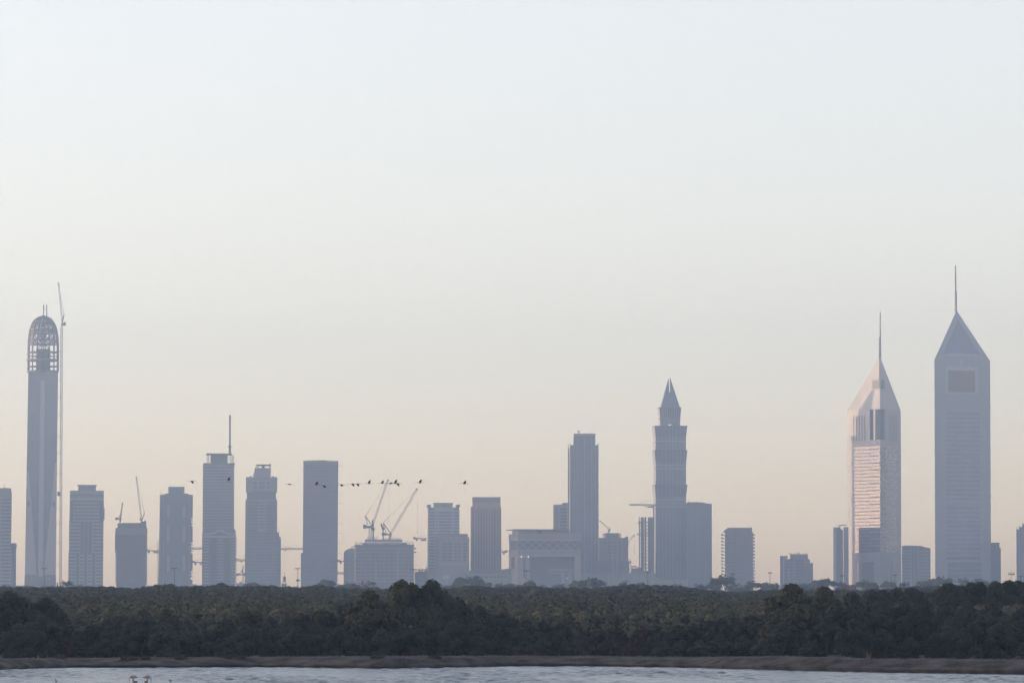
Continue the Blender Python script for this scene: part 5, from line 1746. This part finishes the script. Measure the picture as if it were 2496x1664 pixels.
CROWN_FAR = [quads_mesh('far_crown', leaf_cloud(700 + i, far_blobs(700 + i), 80, 0.075, fill=0.35), 'leaf_far') for i in range(4)]
TRUNK_FAR = [trunk_mesh('far_trunk', 720 + i, 1.0, 0.03) for i in range(2)]
k = 0
for px, top, wpx in ((10, 1427, 60), (62, 1429, 60), (120, 1429, 44), (160, 1418, 62), (196, 1425, 36), (269, 1431, 20), (366, 1429, 22), (450, 1429, 50), (560, 1431, 40), (618, 1421, 44), (640, 1427, 30), (722, 1430, 26), (772, 1426, 36),
                     (795, 1414, 44), (850, 1423, 60), (895, 1418, 60), (1082, 1428, 50), (1116, 1424, 50), (1148, 1406, 74), (1180, 1420, 50), (1216, 1424, 44), (1250, 1424, 50), (1291, 1416, 32), (1322, 1427, 36), (1368, 1424, 44),
                     (1412, 1417, 50), (1440, 1410, 62), (1468, 1420, 44), (1524, 1417, 30), (1558, 1421, 40), (1606, 1427, 44), (1650, 1426, 50), (1700, 1425, 50), (1744, 1410, 40), (1768, 1404, 46), (1796, 1424, 40), (1832, 1418, 44), (1870, 1421, 36), (1888, 1423, 26),
                     (1920, 1424, 44), (1958, 1422, 44), (1990, 1416, 50), (2014, 1412, 56), (2050, 1421, 44), (2106, 1415, 40), (2130, 1421, 30), (2164, 1418, 44), (2204, 1421, 44), (2244, 1418, 44), (2276, 1412, 40), (2300, 1408, 46), (2344, 1413, 44), (2384, 1412, 50),
                     (2420, 1417, 44), (2452, 1421, 34), (2480, 1416, 40), (2512, 1414, 44), (-30, 1424, 60)):
    Y = r.uniform(2750, 3150)
    h = wz(top - 2.5, Y) - 0.1
    plant('hazy_tree', place_label('hazy distant round tree,', px), 'tree', CROWN_FAR[k % 4], TRUNK_FAR[k % 2], (wx(px, Y, 1420), Y, 0.1), wpx * Y / F * 1.05, h, r.uniform(0, 6.28), group='hazy trees beyond the mangrove wood')
    k += 1

# shrubs on the bank
for px, wpx, top, lab in ((315, 44, 1597.5, 'widest dark shrub on the bank, above the two feeding flamingos'), (356, 30, 1598, 'small dark shrub on the bank right of the widest one'),
                          (440, 40, 1599, 'low shrub on the bank under the green glass tower'), (570, 56, 1602, 'long low shrub on the bank under the arched tower'),
                          (920, 34, 1607, 'small shrub on the bank slope under the broad unfinished block'), (1060, 30, 1607, 'small shrub on the bank slope under the horned tower'),
                          (150, 30, 1606, 'small shrub on the bank under the very tall crane')):
    Y = CAM_Z * F / (interp(EDGE, px) - HORIZON) + 3.2
    zb = bank_height(wx(px, Y, 1610), Y) - 0.1
    plant('bank_shrub', lab, 'shrub', CROWN_SHRUB[k % 2], TRUNK[k % 3], (wx(px, Y, 1610), Y, zb), wpx * Y / F * 1.1, max(0.5, wz(top, Y) - zb), r.uniform(0, 6.28), depth=1.4, group='shrubs on the bank')
    k += 1
# dry reed clump
Y = CAM_Z * F / (interp(EDGE, 2118) - HORIZON) + 4.5
xr = wx(2118, Y, 1600)
zr = bank_height(xr, Y) - 0.05
root = bpy.data.objects.new('reed_clump', None)
COL.objects.link(root)
root.location = (xr, Y, zr)
tag(root, 'dry upright reed clump on the bank below the sunlit spire tower', 'reeds')
for i in range(13):
    a = r.uniform(0, 6.28)
    ln = r.uniform(0.5, 1.0)
    lean = r.uniform(0.1, 0.55)
    v, f = tube([(math.cos(a) * 0.12, math.sin(a) * 0.12, 0), (math.cos(a) * (0.12 + lean * 0.3), math.sin(a) * 0.2, ln * 0.6), (math.cos(a) * (0.12 + lean * 0.75), math.sin(a) * 0.3, ln)], [0.022, 0.02, 0.006], 4)
    mesh_object('stem', v, f, 'dry_grass', root)


# ------------------------------------------------------------------ lamps, aerial, minaret, hoarding
def mast_lamp(px, top, lab, head=11.0):
    Y = 2250.0
    b = Build('high_mast_lamp', lab, 'lamp post', px, Y, group='high-mast lamps along the road')
    b.lathe('pole', 'steel_dark', [(0.9, None), (0.55, top + 1)], px, 0, 8)
    b.bar('cross_arm', 'steel_dark', [b.P(px - head / 2, top + 1, 0), b.P(px + head / 2, top + 1, 0)], 0.12)
    b.bar('cross_arm', 'steel_dark', [b.P(px, top + 1, -head * 0.09), b.P(px, top + 1, head * 0.09)], 0.12)
    n = 5
    for i in range(n):
        x = px - head / 2 + head * i / (n - 1)
        b.box('floodlight', 'steel_dark', x - 0.9, x + 0.9, top + 0.2, top + 2.4, -0.3, 0.3)


for px, top, lab, hd in ((108, 1383.5, 'high-mast lamp in front of the open-dome tower', 13), (425.5, 1383, 'high-mast lamp in front of the green glass tower', 13), (726, 1383.6, 'high-mast lamp in the gap left of the slab tower', 11),
                         (1009.6, 1386, 'high-mast lamp at the right end of the broad unfinished block', 12), (1283, 1389, 'high-mast lamp in front of the gateway building', 12), (1579, 1392, 'high-mast lamp in front of the skeleton tower', 7),
                         (1785.5, 1396.6, 'high-mast lamp in front of the balcony block', 8), (1876.8, 1394, 'high-mast lamp in the gap right of the balcony block', 8), (2052, 1400.6, 'high-mast lamp in front of the slim slab tower', 7),
                         (2180.5, 1399.6, 'high-mast lamp in front of the sunlit spire tower', 8), (2352, 1407, 'short high-mast lamp in front of the tallest right tower', 7), (2488, 1403, 'high-mast lamp at the right edge of the photo', 9)):
    mast_lamp(px, top, lab, hd)
b = Build('aerial_pole', 'telecom pole with clustered aerials standing near the right edge', 'aerial', 2464.6, 2600)
b.lathe('pole', 'steel_grey', [(1.0, None), (0.5, 1387)], 2464.6, 0, 8)
b.bar('arm', 'steel_grey', [b.P(2458, 1399, 0), b.P(2471.5, 1399, 0)], 0.2)
for x in (2457.6, 2461, 2468, 2471.6):
    b.box('antenna_panel', 'steel_grey', x - 0.8, x + 0.8, 1394, 1400.5, -0.2, 0.2)
b = Build('aerial_ring', 'ring of small aerials clamped low on a pole left of the slab tower', 'aerial', 726, 2260, z0=wz(1416, 2260))
b.lathe('collar', 'steel_grey', [(2.2, 1415.4), (2.2, 1412.4)], 726, 0, 10)
for x in (722.4, 724.4, 727.6, 729.8):
    b.box('antenna_panel', 'steel_grey', x - 0.6, x + 0.6, 1411, 1416, -0.5, 0.5)
b.bar('arm', 'steel_grey', [b.P(722.4, 1413.6, 0), b.P(729.8, 1413.6, 0)], 0.15)

b = Build('minaret', 'small mosque minaret with round dome, in the gap right of the helipad tower', 'minaret', 693, 3800)
b.box('shaft', 'concrete_pale', 687, 699, 1424, None, -2, 2)
b.box('balcony', 'concrete', 685.8, 700, 1422.4, 1424, -2.4, 2.4)
for x in (689.2, 692.8, 696.6):
    for d in (-1.2, 1.2):
        b.box('lantern_column', 'concrete', x - 0.7, x + 0.7, 1416, 1422.4, d - 0.25, d + 0.25)
b.lathe('lantern_roof', 'concrete', [(4.9, 1416), (4.9, 1414.6), (3.0, 1413)], 693, 0, 12)
b.lathe('dome', 'concrete_dark', [(2.6, 1413.2), (4.0, 1410.6), (4.2, 1408.4), (3.6, 1406), (2.0, 1403.8), (0.5, 1402.4)], 693, 0, 14)
b.lathe('finial', 'steel_dark', [(0.5, 1402.6), (0.35, 1398), (1.0, 1396.6), (0.2, 1394.6)], 693, 0, 8)
b.lathe('side_dome', 'concrete', [(5.6, 1440), (5.6, 1432), (4.8, 1429), (2.6, 1426.6), (0.4, 1425.6)], 703, 3.5, 12)

b = Build('site_hoarding', 'reddish brown site hoarding showing above the trees under the slim slab', 'fence', 2067, 1900)
for i in range(9):
    b.box('panel', 'hoarding_paint', 2049 + i * 4.2, 2052.9 + i * 4.2, 1424 + (i % 3) * 0.5, None, 0, 0.15)
for i in range(5):
    b.box('post', 'concrete_pale', 2049 + i * 9 - 0.35, 2049 + i * 9 + 0.35, 1423, None, 0.2, 0.4)
b = Build('site_cabin', 'tiny white cabin roof peeping above the wood under the sunlit tower', 'cabin', 2098, 1750)
b.box('wall', 'white_cladding', 2092, 2104, 1437.6, None, 0, 3)
b.prism('roof', 'concrete_pale', [(2091, 1437.6), (2098, 1436), (2105, 1437.6)], -0.2, 3.2)


# ------------------------------------------------------------------ birds
def wing_mesh(up, side, spread):
    """A thin cambered wing: root at the shoulder, raised or lowered by the angle up (radians)."""
    vs, fs = [], []
    st = [(0.0, 0.34, 0.0), (0.18, 0.38, 0.02), (0.34, 0.34, 0.09), (0.48, 0.24, 0.18), (0.57, 0.06, 0.28)]
    for i, (l, ch, sw) in enumerate(st):
        a = up * (0.75 + 0.45 * l)
        y = side * l * math.cos(a) * spread
        z = l * math.sin(a)
        x = sw
        t = 0.018 * (1 - l * 0.8) + 0.004
        vs += [(x - ch * 0.42, y, z), (x, y, z + t), (x + ch * 0.58, y, z - 0.01), (x, y, z - t)]
    for i in range(len(st) - 1):
        for j in range(4):
            a, c = i * 4 + j, i * 4 + (j + 1) % 4
            fs.append((a, c, c + 4, a + 4))
    fs += [(3, 2, 1, 0), (16, 17, 18, 19)]
    me = bpy.data.meshes.new('wing')
    me.from_pydata(vs, [], fs)
    me.materials.append(M['feather_dark'])
    return me


def part(name, me, parent, loc=(0, 0, 0)):
    o = bpy.data.objects.new(name, me)
    COL.objects.link(o)
    o.parent = parent
    o.location = loc
    return o


def tube_mesh(name, path, rad, mat, n=8):
    v, f = tube(path, rad, n)
    me = bpy.data.meshes.new(name)
    me.from_pydata([tuple(p) for p in v], [], f)
    me.materials.append(M[mat])
    for p in me.polygons:
        p.use_smooth = True
    return me


# facing -X: bill, head, neck stretched, body, tail; legs trail behind
FLY_BODY = tube_mesh('flying_body', [(-0.80, 0, -0.045), (-0.77, 0, 0.0), (-0.74, 0, 0.03), (-0.69, 0, 0.04), (-0.64, 0, 0.03), (-0.45, 0, 0.0), (-0.28, 0, -0.01), (-0.20, 0, 0.0), (-0.10, 0, 0.0), (0.04, 0, 0.0), (0.18, 0, 0.01), (0.28, 0, 0.03), (0.36, 0, 0.04)],
                     [0.010, 0.026, 0.034, 0.042, 0.032, 0.029, 0.032, 0.065, 0.105, 0.12, 0.09, 0.045, 0.012], 'feather_pale', 10)
FLY_LEG = tube_mesh('flying_leg', [(0.22, 0, -0.02), (0.45, 0, 0.005), (0.72, 0, 0.0), (0.80, 0, -0.015), (0.84, 0, 0.0)], [0.022, 0.019, 0.018, 0.026, 0.010], 'leg_pink', 6)
DANGLE_LEG = tube_mesh('dangling_leg', [(0.2, 0, -0.04), (0.38, 0, -0.12), (0.62, 0, -0.34), (0.68, 0, -0.42)], [0.022, 0.019, 0.018, 0.02], 'leg_pink', 6)
FLOCK = [(467.8, 1172.5, -0.9, 'leftmost flying flamingo, wings down, left of the arched tower', False, 0), (557, 1170.5, 1.0, 'flying flamingo with raised wings and dangling legs before the arched tower', True, 0),
         (705.6, 1179.8, -0.25, 'flying flamingo with spread wings in the gap left of the slab tower', False, 0.1), (771, 1181, 1.05, 'flying flamingo with wings up before the slab tower', False, 0.03),
         (789.6, 1183.2, -0.8, 'flying flamingo with wings down before the slab tower', False, -0.05), (832, 1181, -0.6, 'flying flamingo at the right edge of the slab tower', False, 0.06),
         (859.8, 1179.2, -0.9, 'left of two close flying flamingos with lowered wings, left of the cranes', False, 0), (871.6, 1179, -0.95, 'right of two close flying flamingos with lowered wings, left of the cranes', False, 0.05),
         (899.5, 1177.6, 1.1, 'flying flamingo with wings raised highest, left of the left crane tip', False, 0), (931.6, 1177, 0.75, 'flying flamingo with half-raised wings just left of the left crane tip', False, 0),
         (951.6, 1178.2, 0.3, 'flying flamingo with level wings just right of the left crane tip', False, 0), (963.8, 1176.4, 1.05, 'flying flamingo with wings up in the pair right of the left crane tip', False, 0),
         (969.8, 1178.6, -1.0, 'flying flamingo with wings down in the pair right of the left crane tip', False, 0.06), (1024, 1175.8, 0.95, 'flying flamingo with wings up above the right crane tip', False, 0),
         (1132, 1178, 0.8, 'rightmost flying flamingo, pale, above and left of the brown tower', False, 0.04)]
for px, py, up, lab, dangle, tilt in FLOCK:
    Y = 760.0 + rng.uniform(-12, 12)
    root = bpy.data.objects.new('flying_flamingo', None)
    COL.objects.link(root)
    root.location = (wx(px, Y, py), Y, wz(py, Y))
    root.rotation_euler = (0, tilt, rng.uniform(-0.12, 0.12))
    root.scale = (0.87, 0.87, 0.87)
    tag(root, lab, 'flamingo', 'flamingos flying in a line')
    part('body', FLY_BODY, root)
    for sd in (-1, 1):
        part('wing', wing_mesh(up + (0.12 if sd > 0 else 0), sd, 0.95), root, (-0.03, sd * 0.06, 0.05))
        part('leg', DANGLE_LEG if dangle else FLY_LEG, root, (0, sd * 0.03, 0))

# feeding flamingos in the shallow water
FEED_BODY = tube_mesh('feeding_body', [(-0.36, 0, 0.02), (-0.33, 0, 0.10), (-0.29, 0, 0.13), (-0.26, 0, 0.20), (-0.28, 0, 0.38), (-0.29, 0, 0.55), (-0.24, 0, 0.70), (-0.16, 0, 0.76), (-0.06, 0, 0.76), (0.08, 0, 0.75), (0.20, 0, 0.73), (0.30, 0, 0.70), (0.36, 0, 0.67)],
                      [0.012, 0.028, 0.038, 0.026, 0.024, 0.03, 0.05, 0.10, 0.135, 0.14, 0.10, 0.05, 0.014], 'feather_pale', 10)
FEED_WING = None
vs, fs = [], []
for i, (x, z, h_) in enumerate(((-0.12, 0.80, 0.05), (0.05, 0.80, 0.10), (0.22, 0.76, 0.08), (0.40, 0.70, 0.02))):
    vs += [(x, 0, z - h_), (x, 0.03, z - h_ * 0.3), (x, 0.02, z + h_ * 0.35), (x, -0.01, z)]
for i in range(3):
    for j in range(4):
        a, c = i * 4 + j, i * 4 + (j + 1) % 4
        fs.append((a, c, c + 4, a + 4))
fs += [(3, 2, 1, 0), (12, 13, 14, 15)]
FEED_WING = bpy.data.meshes.new('folded_wing')
FEED_WING.from_pydata(vs, [], fs)
FEED_WING.materials.append(M['feather_pale'])
STAND_LEG = tube_mesh('standing_leg', [(0.02, 0, 0.66), (0.04, 0, 0.36), (0.0, 0, -0.12)], [0.022, 0.02, 0.014], 'leg_pink', 6)
for px, rz, lab in ((323.5, 0.15, 'feeding flamingo on the left, neck bent to the water on its left'), (360, math.pi - 0.2, 'feeding flamingo on the right, neck bent to the water on its right')):
    Y = CAM_Z * F / (1671 - HORIZON)
    root = bpy.data.objects.new('feeding_flamingo', None)
    COL.objects.link(root)
    root.location = (wx(px, Y, 1655), Y, 0.0)
    root.rotation_euler = (0, 0, rz)
    tag(root, lab, 'flamingo', 'flamingos feeding in the shallows')
    part('body', FEED_BODY, root)
    for sd in (-1, 1):
        part('leg', STAND_LEG, root, (0.03 * sd, sd * 0.05, 0))
        w = part('wing', FEED_WING, root, (0, sd * 0.12, 0))
        w.scale = (1, sd, 1)


def swimmer(px, py, size, mat, lab, name, upright=0.0, rz=0.0):
    Y = CAM_Z * F / (py - HORIZON)
    root = bpy.data.objects.new(name, None)
    COL.objects.link(root)
    root.location = (wx(px, Y, py), Y, 0)
    root.rotation_euler = (0, 0, rz)
    root.scale = (size, size, size)
    tag(root, lab, 'bird')
    part('body', tube_mesh('swimming_body', [(-0.34, 0, 0.34 + upright), (-0.29, 0, 0.36 + upright), (-0.24, 0, 0.36 + upright), (-0.2, 0, 0.28 + upright * 0.6), (-0.16, 0, 0.14), (0.0, 0, 0.10), (0.18, 0, 0.12), (0.3, 0, 0.17), (0.36, 0, 0.2)],
                           [0.008, 0.03, 0.06, 0.045, 0.09, 0.14, 0.12, 0.05, 0.01], mat, 10), root)
    for sd in (-1, 1):
        w = part('wing', FEED_WING, root, (-0.02, sd * 0.09, -0.42))
        w.scale = (0.8, sd, 0.75)


swimmer(330, 1662, 0.55, 'feather_brown', 'small brown duck floating between the feeding flamingos, nearer the left one', 'duck', rz=0.4)
swimmer(356.5, 1662, 0.58, 'feather_brown', 'small brown duck floating at the feet of the right feeding flamingo', 'duck', rz=2.6)
swimmer(137.5, 1660, 0.62, 'feather_pale', 'pale pink bird floating alone at the far left', 'water_bird', 0.12, rz=1.2)
swimmer(415, 1659, 0.42, 'feather_brown', 'tiny dark bird floating alone right of the flamingos', 'water_bird', rz=0.3)

# ------------------------------------------------------------------ haze
hz = bpy.data.materials.new('haze')
hz.use_nodes = True
nt = hz.node_tree
nt.nodes.remove(nt.nodes['Principled BSDF'])
pv = nt.nodes.new('ShaderNodeVolumePrincipled')
pv.inputs['Density'].default_value = HAZE_DENSITY
pv.inputs['Color'].default_value = HAZE_COLOR
pv.inputs['Anisotropy'].default_value = 0.42
nt.links.new(pv.outputs[0], nt.nodes['Material Output'].inputs['Volume'])
M['haze'] = hz
hx, h0, h1 = SIDE + 40, -340.0, FAR + 40
vs = [(x, y, z) for x in (-hx, hx) for y in (h0, h1) for z in (-1.1, 385.0)]
haze = mesh_object('haze', vs, BOX_FACES, 'haze')
structure(haze, 'stuff')
haze['label'] = 'pale blue-grey evening haze over the city'
